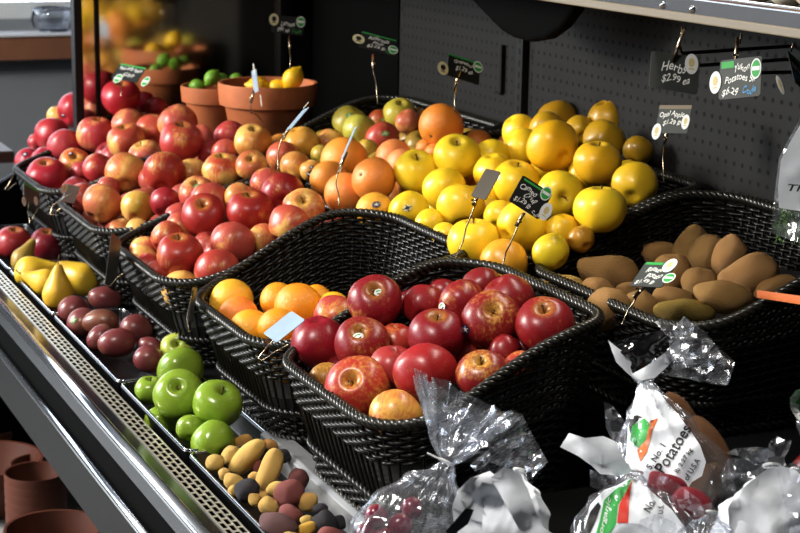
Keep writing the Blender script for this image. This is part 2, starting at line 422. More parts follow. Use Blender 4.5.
C_ = I(130,130,[
 (325,205,92,{'a':.8,'c':(.6,.2,.07),'t':.03}),(408,165,98,{'a':.72,'t':.03}),(200,192,105,{'s':(0,-.7),'a':.5,'k':(.1,-.45,'green')}),
 (452,190,118,{'a':.35,'c':(.34,.02,.02)}),(515,235,116,{'s':(0,-.5),'a':.95,'c':(.55,.1,.04)}),(472,285,122,{'a':.55,'c':(.50,.09,.05)}),
 (148,255,78,{'t':.03,'a':.4}),(237,218,116,{'a':.45}),(150,292,88,{'a':.6}),(355,243,127,{'l':.02,'s':(0,-.9),'a':.35,'c':(.38,.025,.02)}),
 (395,325,90,{'a':.95,'t':.03}),(290,288,80,{'t':.05,'a':.5}),(112,322,96,{'a':.55,'c':(.52,.09,.05)}),
 (220,252,121,{'l':.035,'s':(0,-.58),'a':.4,'c':(.40,.03,.025)}),(303,338,126,{'l':.01,'a':.4}),
 (45,360,85,{'t':.03,'a':.75,'c':(.62,.18,.09)}),(40,384,80,{'t':.04,'a':1.0,'c':(.7,.3,.1)}),(50,400,72,{'t':.03,'c':(.5,.05,.04)}),
 (80,422,66,{'t':.04,'a':.6}),(258,418,122,{'a':.5,'c':(.48,.06,.04)}),(150,474,108,{'t':.05,'a':1.0,'c':(.72,.36,.13)}),(148,370,128,{'l':.04,'s':(0,-.9),'a':.35,'c':(.42,.04,.025)}),
])
pile('C','blush_apple','apple','pink',C_,(.95,.165,.42),PK,.5,'apple','rosy red apple','the third wicker basket','rosy apples heaped in the third basket')
B_ = I(0,0,[
 (525,362,108,{'a':.6,'t':-.03}),(380,374,97,{'a':.7,'t':-.03}),(600,412,80,{'t':.06}),(628,455,80,{'t':.05,'c':(.40,.03,.03)}),(668,452,76,{'t':.03}),
 (682,404,88,{'c':(.50,.06,.06),'a':.4}),(750,421,103,{'s':(.1,-.8),'a':1.0,'c':(.62,.24,.06)}),(745,492,88,{'s':(0,-.5),'a':.85,'c':(.60,.17,.06)}),
 (452,390,96,{'a':.65,'c':(.52,.10,.06)}),(375,420,106,{'s':(-.1,-.9),'a':.7,'c':(.52,.09,.05)}),(432,465,96,{'a':.75,'s':(-.3,-.85)}),
 (293,500,90,{'a':.45,'c':(.42,.03,.035)}),(372,514,114,{'a':.88,'c':(.55,.13,.05)}),(570,518,90,{'a':.9,'c':(.5,.16,.04),'t':.04}),
 (660,509,112,{'s':(0,-.9),'a':.82,'c':(.5,.07,.03)}),(538,420,121,{'l':.045,'s':(.1,-.9),'a':.5,'c':(.45,.05,.04)}),(487,510,116,{'l':.02,'a':.45,'c':(.44,.045,.03)}),
])+I(0,170,[
 (245,84,82,{'t':.02,'c':(.46,.07,.05)}),(320,55,66,{'t':.05,'a':.6}),(358,178,72,{'a':1,'c':(.6,.2,.06),'t':.03}),(410,184,76,{'a':1.0,'c':(.65,.4,.08),'t':.02}),
 (490,97,86,{'a':.2,'c':(.36,.02,.03)}),(408,110,93,{'a':1.0,'c':(.56,.38,.05)}),(303,99,112,{'l':.02,'a':.62,'c':(.56,.17,.08)}),
])
pile('B','striped_apple','apple','pink',B_,(.95,.165,.42),(.54,.115,.08),.52,'apple','streaky pink apple','the fourth wicker basket','streaky apples heaped in the fourth basket')
A_ = I(0,0,[
 (170,342,58,{'a':1,'t':.04,'c':(.6,.3,.06)}),(302,362,82,{'a':.8,'t':.03}),(300,326,62,{'t':.06}),(418,300,84,{'t':-.09,'c':(.34,.015,.03)}),(462,322,64,{'t':-.08,'c':(.36,.02,.03)}),
 (222,328,100,{'l':.03,'c':(.42,.02,.035),'a':.3,'k':(-.65,.3,'dark')}),(358,290,107,{'l':.06,'t':-.14,'c':(.42,.02,.035),'a':.3,'s':(.1,-.85)}),
 (155,400,96,{'c':(.42,.025,.035),'a':.35}),(285,399,108,{'l':.02,'a':.5,'s':(.2,-.9)}),(192,434,96,{'l':.01,'a':.45}),(105,422,46,{'t':.04}),
 (85,480,77,{'k':(-.1,-.5,'dark'),'c':(.40,.02,.04)}),(128,472,72,{'t':.02,'c':(.42,.03,.05)}),(222,487,88,{'s':(.1,-.55),'a':.85,'c':(.55,.1,.03),'k':(-.2,-.7,'dark')}),
 (140,528,118,{'s':(0,-.85),'a':.35,'c':(.42,.02,.04),'l':.01}),(240,512,60,{'t':.06}),
])
pile('A','pink_apple','apple','pink',A_,(.95,.15,.42),(.47,.055,.065),.36,'apple','pinkish red apple','the farthest wicker basket','pinkish apples heaped in the farthest basket',.06)
# back row
G3 = I(250,0,[
 (495,347,60,{'t':.05,'c':(.35,.18,.05)}),(297,362,96,{'c':(.56,.46,.07),'a':.3,'k':(0,-.3,'green')}),(382,358,60,{'t':.02,'c':(.45,.1,.03),'k':(.4,0,'green')}),
 (443,338,90,{'s':(.1,-.75),'c':(.50,.42,.06),'a':.3,'l':.01}),(325,390,97,{'c':(.50,.48,.07),'l':.02,'a':.2}),(468,360,72,{'c':(.55,.16,.08)}),
 (393,412,94,{'c':(.48,.08,.05),'a':.5,'k':(.2,-.25,'green')}),(348,442,56,{'c':(.6,.42,.06)}),(235,422,80,{'c':(.55,.2,.05),'a':.85}),(210,462,62,{'c':(.5,.42,.06),'t':.03}),
 (150,426,104,{'c':(.66,.34,.05),'a':.7,'l':.02}),(85,432,72,{'c':(.6,.25,.05),'t':.02}),(98,468,92,{'c':(.52,.12,.06),'a':.6}),
 (135,497,90,{'c':(.56,.2,.05),'a':.9}),(180,504,62,{'c':(.58,.3,.06),'a':.9,'k':(.1,-.2,'dark')}),
])
pile('G3','green_gold_apple','apple','pink',G3,(1.4,.31,.22),(.56,.36,.06),.6,'apple','yellow green apple','the basket by the pots','mixed yellow and red apples in the far back basket')
G2 = I(250,0,[
 (678,427,90,{'t':.05,'c':(.5,.18,.03)}),(425,468,110,{'c':(.80,.32,.10)}),(450,488,95,{'c':(.80,.33,.12)}),(522,442,62,{'t':.03}),(548,458,66,{'t':.02}),
 (566,373,133,{'l':.05,'s':(-.5,.55),'c':(.78,.27,.04)}),
])+I(130,130,[
 (635,92,140,{'c':(.82,.30,.04),'l':.01}),(590,146,112,{'c':(.82,.33,.05)}),(640,190,130,{'c':(.80,.28,.06)}),(722,147,132,{'l':.02,'c':(.78,.25,.05),'s':(-.6,-.2)}),(725,240,112,{'c':(.86,.42,.05),'k':(.1,-.3,'dark')}),
])
pile('G2','grapefruit','orange','citrus',G2,(1.4,.33,.24),(.80,.30,.06),.3,'grapefruit','pinkish orange grapefruit','the wide back basket','grapefruit beside the golden apples')
YL = (.90,.62,.03)
Y_ = I(330,80,[
 (560,150,98,{}),(640,142,92,{'t':.02,'c':(.6,.36,.02)}),(675,122,115,{'t':.02,'c':(.40,.21,.01)}),(738,150,82,{'t':.0,'c':(.55,.32,.02)}),  # darker skins here have the shade of the heap's end in them
 (568,198,107,{}),(480,230,102,{}),(485,272,112,{}),(550,305,132,{'s':(.1,-.9)}),(663,198,146,{'l':.04,'c':(.80,.44,.015)}),
 (470,345,62,{'t':.04}),(465,385,72,{'t':.04}),(505,405,92,{'t':.02}),
 (377,228,129,{'l':.03,'s':(0,-.72)}),(257,272,125,{'l':.02,'s':(.05,-.75)}),(340,326,122,{}),(235,390,113,{'k':(-.1,-.15,'yellow')}),(297,430,90,{}),(340,462,74,{}),
 (385,376,129,{'l':.01}),(568,436,144,{'l':.02}),(680,338,130,{'l':.02,'s':(.1,.2)}),(425,482,146,{'l':.02,'s':(0,-.95)}),(515,542,132,{'c':(.75,.38,.03)}),
])+I(530,80,[ # columns toward the shade, with the shade put into their colour
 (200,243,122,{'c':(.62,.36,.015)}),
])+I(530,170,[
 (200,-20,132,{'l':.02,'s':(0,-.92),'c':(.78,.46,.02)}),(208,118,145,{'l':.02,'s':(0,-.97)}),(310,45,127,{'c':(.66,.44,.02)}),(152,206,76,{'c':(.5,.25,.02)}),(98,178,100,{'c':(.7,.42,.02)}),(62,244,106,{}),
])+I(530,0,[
 (218,420,120,{'c':(.45,.26,.012)}),(235,352,120,{'c':(.42,.24,.012)}),(320,447,84,{'c':(.3,.18,.01),'t':.03}),  # shade at this end is put into the skin colours
])
Y_ = [i for i in Y_ if not (abs(i['px']-597.5) < 1 and abs(i['py']-162) < 1)]
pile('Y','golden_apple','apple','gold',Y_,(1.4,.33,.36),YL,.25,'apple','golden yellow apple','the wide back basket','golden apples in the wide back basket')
# potatoes: X,Y,width, length L, angle g (clockwise from the long axis level)
P_ = I(530,170,[
 (70,322,34,{'L':50,'g':0,'t':.06}),(285,247,72,{'L':112,'g':10,'t':.04}),(385,247,62,{'L':108,'g':0,'t':.04}),(475,225,78,{'L':125,'g':-58}),
 (525,248,88,{'L':122,'g':-52}),(592,258,86,{'L':126,'g':-66,'l':.01}),(420,305,104,{'L':112,'g':60}),(233,302,87,{'L':176,'g':7,'l':.01}),
 (505,337,84,{'L':106,'g':10}),(650,312,100,{'L':170,'g':-20,'l':.02}),(725,347,64,{'L':124,'g':-12}),(572,377,82,{'L':172,'g':12,'l':.02}),
 (300,362,52,{'L':92,'g':0,'t':.03}),(205,367,78,{'L':104,'g':35}),(105,362,88,{'L':128,'g':18,'c':(.46,.30,.08)}),(420,385,66,{'L':120,'g':5}),
 (325,414,98,{'L':102,'g':50}),(235,412,112,{'L':122,'g':20,'l':.02}),(455,424,80,{'L':178,'g':4,'l':.01,'c':(.26,.18,.03)}),
])
pile('P','potato','potato','potato',P_,(1.4,.275,.20),(.36,.20,.065),.45,'potato','brown skinned potato','the dark basket beside the pegboard','brown potatoes in the back basket')
YP=(.68,.44,.13); PU=(.17,.09,.09); BK=(.035,.033,.04); RP=(.28,.08,.07)
SP = I(200,425,[
 (410,152,62,{'c':BK,'t':.02,'L':70,'g':0}),(350,98,44,{'L':72,'g':20,'c':(.42,.22,.06),'t':.02}),(215,80,62,{'L':90,'g':-12,'c':(.45,.24,.06),'t':.01}),(75,190,78,{'L':88,'g':-20}),
 (155,150,80,{'L':100,'g':-42}),(290,215,50,{'L':92,'g':80,'c':RP,'t':.02}),(265,255,40,{'L':60,'g':-30,'t':.02}),(120,245,52,{'L':64,'g':50}),(165,325,46,{'L':52,'g':30}),
 (235,155,92,{'L':215,'g':-47,'l':.012}),(165,278,74,{'L':96,'g':30,'l':.005}),(375,316,68,{'L':96,'g':-12}),(345,225,96,{'L':212,'g':-68,'l':.012}),
 (486,268,90,{'L':98,'g':40,'c':(.16,.05,.045)}),(268,370,54,{'L':66,'g':80}),(310,352,42,{'L':52,'g':0}),(232,320,96,{'L':116,'g':-40,'c':BK,'l':.01}),
 (438,345,126,{'L':146,'g':-10,'c':RP,'l':.01}),(340,400,74,{'L':96,'g':20}),(535,382,86,{'L':92,'g':0}),(447,440,76,{'L':114,'g':20,'c':(.30,.10,.09)}),
 (595,415,50,{'L':70,'g':0,'c':BK}),(385,495,108,{'L':184,'g':20,'c':PU,'l':.01}),(525,470,44,{'L':62,'g':0}),(525,516,60,{'L':96,'g':-25,'c':(.66,.40,.06)}),
 (615,495,108,{'L':132,'g':70,'c':BK}),(690,480,48,{'L':72,'g':70,'c':BK}),
 (640,562,100,{'L':130,'g':20,'c':RP}),(450,580,90,{'L':120,'g':10,'c':YP}),(560,590,90,{'L':120,'g':0,'c':PU}),
], 4.933)
pile('SP','small_potato','potato','potato',SP,(.9,.012,.05),YP,.3,'potato','small potato','the front tray of small potatoes','small mixed potatoes in the front tray')
GS = I(100,353,[
 (232,-8,100,{'c':(.42,.46,.08),'a':.6,'s':(0,-.5)}),(148,110,84,{'s':(.1,-.9)}),(240,52,130,{'l':.0,'t':.02}),(267,224,78,{}),(338,266,124,{'l':-.01}),
 (235,125,142,{'l':.025,'s':(0,-.5)}),(348,152,138,{'l':.03,'s':(.35,-.7)}),(60+120,200,90,{'l':-.02,'t':.03}),
])
pile('GS','green_apple','apple','greenapple',GS,(.9,.02,.10),(.25,.37,.035),.3,'apple','glossy bright green apple','the green apple tray','green apples in the front tray')
PL = I(0,170,[
 (310,380,72,{'L':100,'g':8,'s':None}),(218,416,86,{'L':95,'g':0}),(243,452,84,{'L':92,'g':-40,'k':(-.4,-.2,'green')}),(298,450,76,{'L':115,'g':-4,'c':(.17,.06,.035)}),
 (405,472,88,{'L':102,'g':20}),(298,497,70,{'L':90,'g':-42}),(348,512,86,{'L':116,'g':-8,'l':.005}),(445,520,50,{'L':76,'g':10}),(440,560,80,{'L':90,'g':10}),
])
pile('PL','plum','plum','plum',PL,(.9,.015,.08),(.19,.045,.045),.5,'plum','dark reddish purple plum','the plum tray','plums in the front tray')
AT = I(0,170,[(40,217,100,{'s':(.2,-.9),'a':.3,'c':(.34,.03,.035)}),(140,222,96,{'s':(.1,-.9),'a':.15,'c':(.22,.012,.025)})])
pile('AT','red_apple','apple','apple',AT,(.9,.02,.08),RED,.4,'apple','dark red apple lying behind the pears in the farthest tray','','')
PE = I(0,170,[
 (75,250,66,{'L':110,'g':-62,'c':(.34,.22,.04),'n':'green and brown pear leaning at the end of the pear tray'}),
 (112,298,92,{'L':140,'g':-12,'n':'yellow pear lying on its side at the outer rim of the pear tray'}),
 (118,328,82,{'L':120,'g':200,'n':'yellow pear lying lowest against the rim of the pear tray'}),
 (228,312,96,{'L':140,'g':215,'n':'plump yellow pear nearest the plums on the side by the baskets'}),
 (172,345,94,{'L':142,'g':-88,'l':.02,'n':'yellow pear standing upright in front in the pear tray'}),
])
pile('PE','pear','pear','pear',PE,(.9,.025,.08),(.66,.42,.035),.3,'pear','ripe yellow pear','the pear tray','')
LM = I(180,20,[(420,357,112,{'c':(.72,.42,.02),'L':130,'g':10}),(520,360,92,{'L':110,'g':-10}),(602,312,112,{'L':128,'g':-55,'l':.02})],800/150)
LI = I(180,20,[(300,315,68,{'L':76,'g':0}),(90,352,76,{'L':84,'g':0}),(222,322,80,{'L':92,'g':20}),(170,308,80,{'L':92,'g':-50,'l':.01})],800/150)
DPOT = {'LM':4.38,'LI':4.60}
for pid, its, col, nm, ct in (('LM',LM,(.82,.52,.02),'lemon','lemon'),('LI',LI,(.16,.34,.03),'lime','lime')):
    for it in its:
        it.update(depth=DPOT[pid]-it['l'], r=ray(it['px'], it['py']), pile=pid, kd='lemon', m='citrus'); it['d0']=it['depth']; ALL.append(it)
    PILES.append(dict(pid=pid, name=nm, items=its, col=col, alpha=.3, cat=ct, desc='yellow lemon' if nm=='lemon' else 'green lime', place='the terracotta pot of '+nm+'s', group=nm+'s in the terracotta pot', jit=.05))
# let overlapping fruit settle apart along the line of depth
for itr in range(60):
    mv = False
    for i, a in enumerate(ALL):
        for b2 in ALL[i+1:]:
            if abs(a['px']-b2['px']) > 70 or abs(a['py']-b2['py']) > 70: continue
            pa = CAM+a['r']*a['depth']; pb = CAM+b2['r']*b2['depth']
            ra = a['d']*a['depth']/F/2; rb = b2['d']*b2['depth']/F/2
            g = (ra+rb)*.93-(pa-pb).length
            if g > 0:
                near, far = (a, b2) if a['depth']-.0 < b2['depth'] else (b2, a)
                s = min(.006, g*.6)
                near['depth'] -= s; far['depth'] += s; mv = True
    if not mv: break
FILL = []
SPEC = {'E': ('red_apple', 'apple', 'apple', (1.02, 1.22), (2.17, 2.45)), 'C': ('blush_apple', 'apple', 'pink', (1.01, 1.28), (3.13, 3.47)), 'B': ('striped_apple', 'apple', 'pink', (1.01, 1.28), (3.63, 3.97)),
        'A': ('pink_apple', 'apple', 'pink', (1.01, 1.28), (4.15, 4.49)), 'Y': ('golden_apple', 'apple', 'gold', (1.46, 1.72), (2.74, 3.02)), 'G2': ('grapefruit', 'orange', 'citrus', (1.46, 1.72), (3.06, 3.22)), 'G3': ('green_gold_apple', 'apple', 'pink', (1.46, 1.72), (3.42, 3.84)), 'D': ('orange', 'orange', 'citrus', (1.01, 1.10), (2.62, 2.90))}
SPL = {'E': (.95,.185,.40), 'D': (.95,.155,.28), 'C': (.95,.165,.42), 'B': (.95,.165,.42), 'A': (.95,.15,.42), 'G3': (1.4,.31,.22), 'G2': (1.4,.33,.24), 'Y': (1.4,.33,.36)}
def add_fill():
    out = []
    pts = [(CAM+i['r']*i['depth'], i['d']*i['depth']/F/2) for i in ALL]
    for pid, (nm, kd, mt, (xa, xb), (ya, yb)) in SPEC.items():
        x0, z0, mm = SPL[pid]; P = [q for q in PILES if q['pid'] == pid][0]; r = .038
        for drop in (.022, .055):
            ny = max(2, int(round((yb-ya)/.074))); nx = max(2, int(round((xb-xa)/.07)))
            for a in range(nx+1):
                for b2 in range(ny+1):
                    p = Vector((xa+(xb-xa)*a/nx, ya+(yb-ya)*(b2+.5*(a % 2))/ny, 0)); p.z = z0+mm*(p.x-x0)-drop
                    if p.y > yb+.01: continue
                    p += Vector((random.uniform(-.008, .008), random.uniform(-.008, .008), random.uniform(-.006, .004)))
                    if any((p-q).length < (r+rq)*.86 for q, rq in pts): continue
                    # never in front of a fruit that the heap shows whole
                    u = MW.transposed() @ (p-CAM); px = 400+F*u.x/-u.z; py = 266.5-F*u.y/-u.z; dp = -u.z; dpx = 2*r*F/dp
                    if any(i['depth'] > dp-.02 and math.hypot(i['px']-px, i['py']-py) < (i['d']+dpx)*.36 for i in ALL): continue
                    pts.append((p, r)); out.append((P, nm, kd, mt, p, r))
    return out
ORD = ['first','second','third','fourth','fifth','sixth','seventh','eighth','ninth','tenth','eleventh','twelfth']
def hue(c):
    return None
for P in PILES:
    its = P['items']
    md = sum(i['d'] for i in its)/len(its)
    srt = sorted(its, key=lambda i: i['py']); rows = []; cur = []; y0 = None
    for i in srt:
        if y0 is None or i['py']-y0 > md*.62:
            if cur: rows.append(cur)
            cur = []; y0 = i['py']
        cur.append(i)
    rows.append(cur)
    for ri, rw in enumerate(rows):
        rw.sort(key=lambda i: i['px'])
        for k, it in enumerate(rw):
            ex = ' with a sticker' if it['k'] else (' showing its stem' if it['s'] and it['kd'] == 'apple' else '')
            pl = P['place']
            rown = 'back row' if ri == 0 else ('front row' if ri == len(rows)-1 else ORD[ri]+' row')
            lab = it['n'] or (P['desc']+ex+' in '+pl+', '+rown+(', '+ORD[k]+' along' if len(rw) > 1 else ''))
            if P['pid'] == 'AT': lab = ['plum red apple at the far corner of the tray behind the pears', 'very dark red apple between the pears and the farthest basket'][k]
            w = lab.split()
            it['label'] = lab
FILLED = add_fill()
print('FILL', len(FILLED))
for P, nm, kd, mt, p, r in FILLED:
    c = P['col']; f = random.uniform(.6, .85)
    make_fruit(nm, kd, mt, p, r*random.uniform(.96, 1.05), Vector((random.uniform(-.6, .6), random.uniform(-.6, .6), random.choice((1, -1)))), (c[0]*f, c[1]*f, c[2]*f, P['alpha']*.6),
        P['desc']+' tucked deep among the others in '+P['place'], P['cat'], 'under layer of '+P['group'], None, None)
for P in PILES:
    rr = [i['d']*i['depth']/F for i in P['items']]
    print('PILE', P['pid'], len(rr), 'size', round(min(rr), 3), round(sum(rr)/len(rr), 3), round(max(rr), 3), 'move', round(max(abs(i['depth']-i['d0']) for i in P['items']), 3), 'maxwords', max(len(i['label'].split()) for i in P['items']))
    for i in P['items']:
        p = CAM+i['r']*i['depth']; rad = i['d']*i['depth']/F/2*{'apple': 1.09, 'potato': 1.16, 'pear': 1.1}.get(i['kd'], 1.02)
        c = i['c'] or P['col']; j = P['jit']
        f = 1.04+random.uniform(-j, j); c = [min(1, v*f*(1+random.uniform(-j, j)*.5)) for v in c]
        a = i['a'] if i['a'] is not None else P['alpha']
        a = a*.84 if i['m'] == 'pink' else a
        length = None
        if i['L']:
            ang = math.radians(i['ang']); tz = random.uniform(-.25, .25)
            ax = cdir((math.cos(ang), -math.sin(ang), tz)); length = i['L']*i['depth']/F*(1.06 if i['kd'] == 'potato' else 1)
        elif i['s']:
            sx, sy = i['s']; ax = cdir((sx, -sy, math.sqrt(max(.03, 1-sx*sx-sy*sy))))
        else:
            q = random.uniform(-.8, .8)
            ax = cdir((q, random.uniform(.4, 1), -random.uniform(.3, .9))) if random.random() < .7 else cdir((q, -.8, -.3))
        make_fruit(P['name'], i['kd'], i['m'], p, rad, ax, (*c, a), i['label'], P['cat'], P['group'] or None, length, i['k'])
# ------------------------------------------------------------------ wicker baskets
def smooth(u): u = max(0, min(1, u)); return u*u*(3-2*u)
def basket_meshes(w, d, hf, hb, lz0, lz1, slot=True, cr=.095):
    NST = int(round((2*(w+d)-8*cr+2*PI*cr)/.021/2))*2; SP = 4; NP = NST*SP
    segs = [('l', w-2*cr), ('c', PI*cr/2), ('l', d-2*cr), ('c', PI*cr/2)]*2
    tot = sum(s[1] for s in segs)
    def outline(s):                      # local x,y and outward normal; starts at the front face
        s = s % tot; x, y, hd = 0.0, -w/2+cr, PI/2
        cx = None
        for kind, ln in segs:
            if s <= ln+1e-9:
                if kind == 'l':
                    p = (x+math.cos(hd)*s, y+math.sin(hd)*s); return p, (math.cos(hd+PI/2), math.sin(hd+PI/2))
                a = s/cr; n0 = hd+PI/2
                ccx, ccy = x-math.cos(n0)*cr, y-math.sin(n0)*cr
                return (ccx+math.cos(n0-a)*cr, ccy+math.sin(n0-a)*cr), (math.cos(n0-a), math.sin(n0-a))
            if kind == 'l': x += math.cos(hd)*ln; y += math.sin(hd)*ln
            else:
                n0 = hd+PI/2; ccx, ccy = x-math.cos(n0)*cr, y-math.sin(n0)*cr; n1 = n0-PI/2
                x, y = ccx+math.cos(n1)*cr, ccy+math.sin(n1)*cr; hd -= PI/2
            s -= ln
        return (0, -w/2+cr), (-1, 0)
    OUT = [outline(tot*i/NP) for i in range(NP)]
    def hr(x): return hf+(hb-hf)*smooth(x/d/.85)
    def pt(i, z, off=0):
        (x, y), (nx, ny) = OUT[i % NP]
        h = hr(x); t = min(1, z/h); ins = .055*(1-t)
        cxm = d/2
        # lean in toward the foot
        X = x-nx*(ins-off); Y = y-ny*(ins-off)
        return Vector((X, Y, z))
    weave = MB(); pitch = .0070; amp = .0036; r = .0033
    def stop(i):
        (x, y), _ = OUT[i % NP]; h = hr(x)
        mk = 1-smooth((x/d-.18)/.25) if slot else 0
        return .058+(h-.070-.058)*mk
    def strand(zf, ph):
        run = []
        valid = [zf(i) is not None for i in range(NP)]
        if not any(valid): return
        def P(i): return pt(i, zf(i), amp*math.cos(PI*(i/SP)+ph*PI))
        if all(valid): weave.tube([P(i) for i in range(NP)], r, 4, True); return
        st = next(i for i in range(NP) if valid[i] and not valid[i-1])
        i = st; cnt = 0; cur = []
        while cnt < NP:
            if valid[i % NP]: cur.append(P(i % NP))
            else:
                if len(cur) > 3: weave.tube(cur, r, 4, False)
                cur = []
            i += 1; cnt += 1
        if len(cur) > 3: weave.tube(cur, r, 4, False)
    for k in range(6):
        strand(lambda i, k=k: .010+k*pitch, k % 2)
    for k in range(int(hb/pitch)+1):
        def zf(i, k=k):
            h = hr(OUT[i % NP][0][0]); z = h-.014-k*pitch
            return z if z > stop(i) else None
        strand(zf, k % 2)
    stakes = MB()
    for j in range(NST):
        i = j*SP; h = hr(OUT[i][0][0]); n = max(4, int(h/.04))
        if j % 2 == 0 or True:
            stakes.tube([pt(i, h*q/n) for q in range(n+1)], .0026, 4)
    def braid(zf, rr, rt, pitch_len, ns=3, off=0):
        b = MB(); M_ = int(tot/.0040); turns = round(tot/pitch_len)
        for s_ in range(ns):
            pts = []
            for q in range(M_):
                i = q/M_*NP; i0 = int(i) % NP; fr = i-int(i)
                x0 = OUT[i0][0][0]; x1 = OUT[(i0+1) % NP][0][0]
                z0 = zf(x0); z1 = zf(x1)
                p = pt(i0, z0, off).lerp(pt((i0+1) % NP, z1, off), fr)
                nx, ny = OUT[i0][1]
                a = 2*PI*(turns*q/M_+s_/ns)
                pts.append(p+Vector((nx, ny, 0))*rr*math.cos(a)+Vector((0, 0, 1))*rr*math.sin(a))
            b.tube(pts, rt, 6, True)
        return b
    rim = braid(hr, .0046, .0050, .034, 3)
    base = braid(lambda x: .004, .0045, .0052, .034, 2, .002); b2 = braid(lambda x: .055, .003, .0046, .030, 2, .002)
    base.add(b2.v, b2.f)
    # sloping false bottom that carries the fruit
    lin = MB(); top = []; bot = []
    for i in range(0, NP, 2):
        (x, y), (nx, ny) = OUT[i]
        u = x/d; zz = lz0+(lz1-lz0)*u
        p = pt(i, zz, -.008); top.append(p); q = pt(i, .01, -.008); bot.append(q)
    n = len(top); lin.add(top+bot, [tuple(range(n)), tuple(range(2*n-1, n-1, -1))]+[(k, n+k, n+(k+1) % n, (k+1) % n) for k in range(n)])
    return [('weave', mesh('weave', weave.v, weave.f, True), 'wicker'), ('upright_canes', mesh('upright_canes', stakes.v, stakes.f, True), 'wicker'),
            ('braided_rim', mesh('braided_rim', rim.v, rim.f, True), 'rimw'), ('foot_braid', mesh('foot_braid', base.v, base.f, True), 'wicker'),
            ('liner', mesh('liner', lin.v, lin.f, False), 'liner')]
def put_basket(meshes, loc, label, group, skip=()):
    e = empty('wicker_basket', loc, label, 'basket', group)
    for nm, me, mt in meshes:
        if not me.materials: me.materials.append(MT[mt])
        ob(nm, me, None, e)
    return e
FB = basket_meshes(.475, .385, .190, .315, .085, .22, cr=.112)
FD = basket_meshes(.475, .40, .182, .312, .075, .14, cr=.122)
FC = basket_meshes(.505, .40, .175, .275, .07, .18, cr=.12)
GB = 'black wicker display baskets'
put_basket(FB, (.916, 2.288, 0), 'black wicker basket piled with the biggest deep red apples', GB)
put_basket(FD, (.918, 2.765, 0), 'black wicker basket half empty, holding a few oranges', GB)
put_basket(FC, (.910, 3.288, 0), 'black wicker basket of rosy apples beyond the oranges', GB)
put_basket(FC, (.910, 3.798, 0), 'black wicker basket of streaky apples, fourth from the aisle end', GB)
put_basket(FC, (.910, 4.31, 0), 'black wicker basket of pink apples closest to the mirror', GB)
PB = basket_meshes(.50, .41, .182, .28, .12, .19, False)
YB = basket_meshes(.76, .41, .175, .28, .10, .21, False)
AB = basket_meshes(.60, .41, .175, .28, .08, .15, False)
put_basket(PB, (1.365, 2.25, .125), 'black wicker basket of brown potatoes by the pegboard', GB)
put_basket(YB, (1.365, 2.90, .125), 'wide black wicker basket of golden apples and grapefruit', GB)
put_basket(AB, (1.365, 3.60, .125), 'black wicker basket of yellow green apples below the pots', GB)

# ------------------------------------------------------------------ the refrigerated display case
Y0, Y1 = 1.25, 4.62
case = empty('display_case', (1.25, 3, -.75), 'long black refrigerated produce case with metal front rails', 'display case')
def cpart(name, fn, mat, smooth=False, bv=0):
    b = MB(); fn(b); o = b.build(name, MT[mat], None, smooth); o.parent = case; o.matrix_parent_inverse = Matrix.Translation((-1.25, -3, .75))
    if bv: bevel(o, bv, 3)
    return o
def prism_y(b, prof, y0, y1):
    n = len(prof); b.add([(x, y0, z) for x, z in prof]+[(x, y1, z) for x, z in prof],
        [tuple(range(n)), tuple(range(2*n-1, n-1, -1))]+[(k, n+k, n+(k+1) % n, (k+1) % n) for k in range(n)])
cpart('deck', lambda b: (b.box((.97, Y0, -.20), (1.80, Y1, -.004)), b.box((1.36, Y0, -.004), (1.80, Y1, .122))), 'blackp')
cpart('tray_well', lambda b: b.box((.72, Y0, -.20), (.968, Y1, -.055)), 'blackmatt')
cpart('bag_shelf', lambda b: b.box((.985, Y0, -.004), (1.36, 1.99, .10)), 'blackmatt', bv=.004)
cpart('rear_riser', lambda b: b.box((1.36, 3.955, .122), (1.80, Y1, .205)), 'blackp')
cpart('kick_base', lambda b: b.box((1.25, Y0, -.75), (1.80, Y1, -.20)), 'blackp')
cpart('front_panel', lambda b: prism_y(b, [(.70, -.20), (.715, -.20), (.715, -.086), (.70, -.086)], Y0, Y1), 'blackm')
cpart('recess_panel', lambda b: prism_y(b, [(.706, -.09), (.715, -.09), (.715, -.01), (.706, -.01)], Y0, Y1), 'blackmatt')
def rounded(prof_c, rx, rz, a0, a1, n): return [(prof_c[0]+rx*math.cos(a0+(a1-a0)*i/n), prof_c[1]+rz*math.sin(a0+(a1-a0)*i/n)) for i in range(n+1)]
cpart('bumper_rail', lambda b: prism_y(b, [(.745, -.03), (.703, -.03), (.703, .010), (.715, .012), (.745, .004)], Y0, Y1), 'bumper', False)
cpart('bumper_edge', lambda b: prism_y(b, [(.712, .003)]+rounded((.708, .010), .0115, .0105, 1.3*PI, .35*PI, 12), Y0, Y1), 'trimline', True)
cpart('lower_trim', lambda b: prism_y(b, [(.702, -.100)]+rounded((.700, -.090), .0105, .0105, 1.45*PI, .55*PI, 10)+[(.702, -.082)], Y0, Y1), 'trimline', True)
def grille(b):
    xs = [.746, .7563, .7666, .777]; wb = .0030; zt, zb = .006, .0045
    for x in xs: b.box((x-wb/2, Y0, zb), (x+wb/2, Y1, zt))
    y = Y0; k = 0
    while y < Y1:
        for j in range(3):
            o = .0135 if j % 2 else 0
            b.box((xs[j]+wb/2, y+o, zb), (xs[j+1]-wb/2, y+o+.0065, zt-.0005))
        y += .027
cpart('air_grille', grille, 'grille')
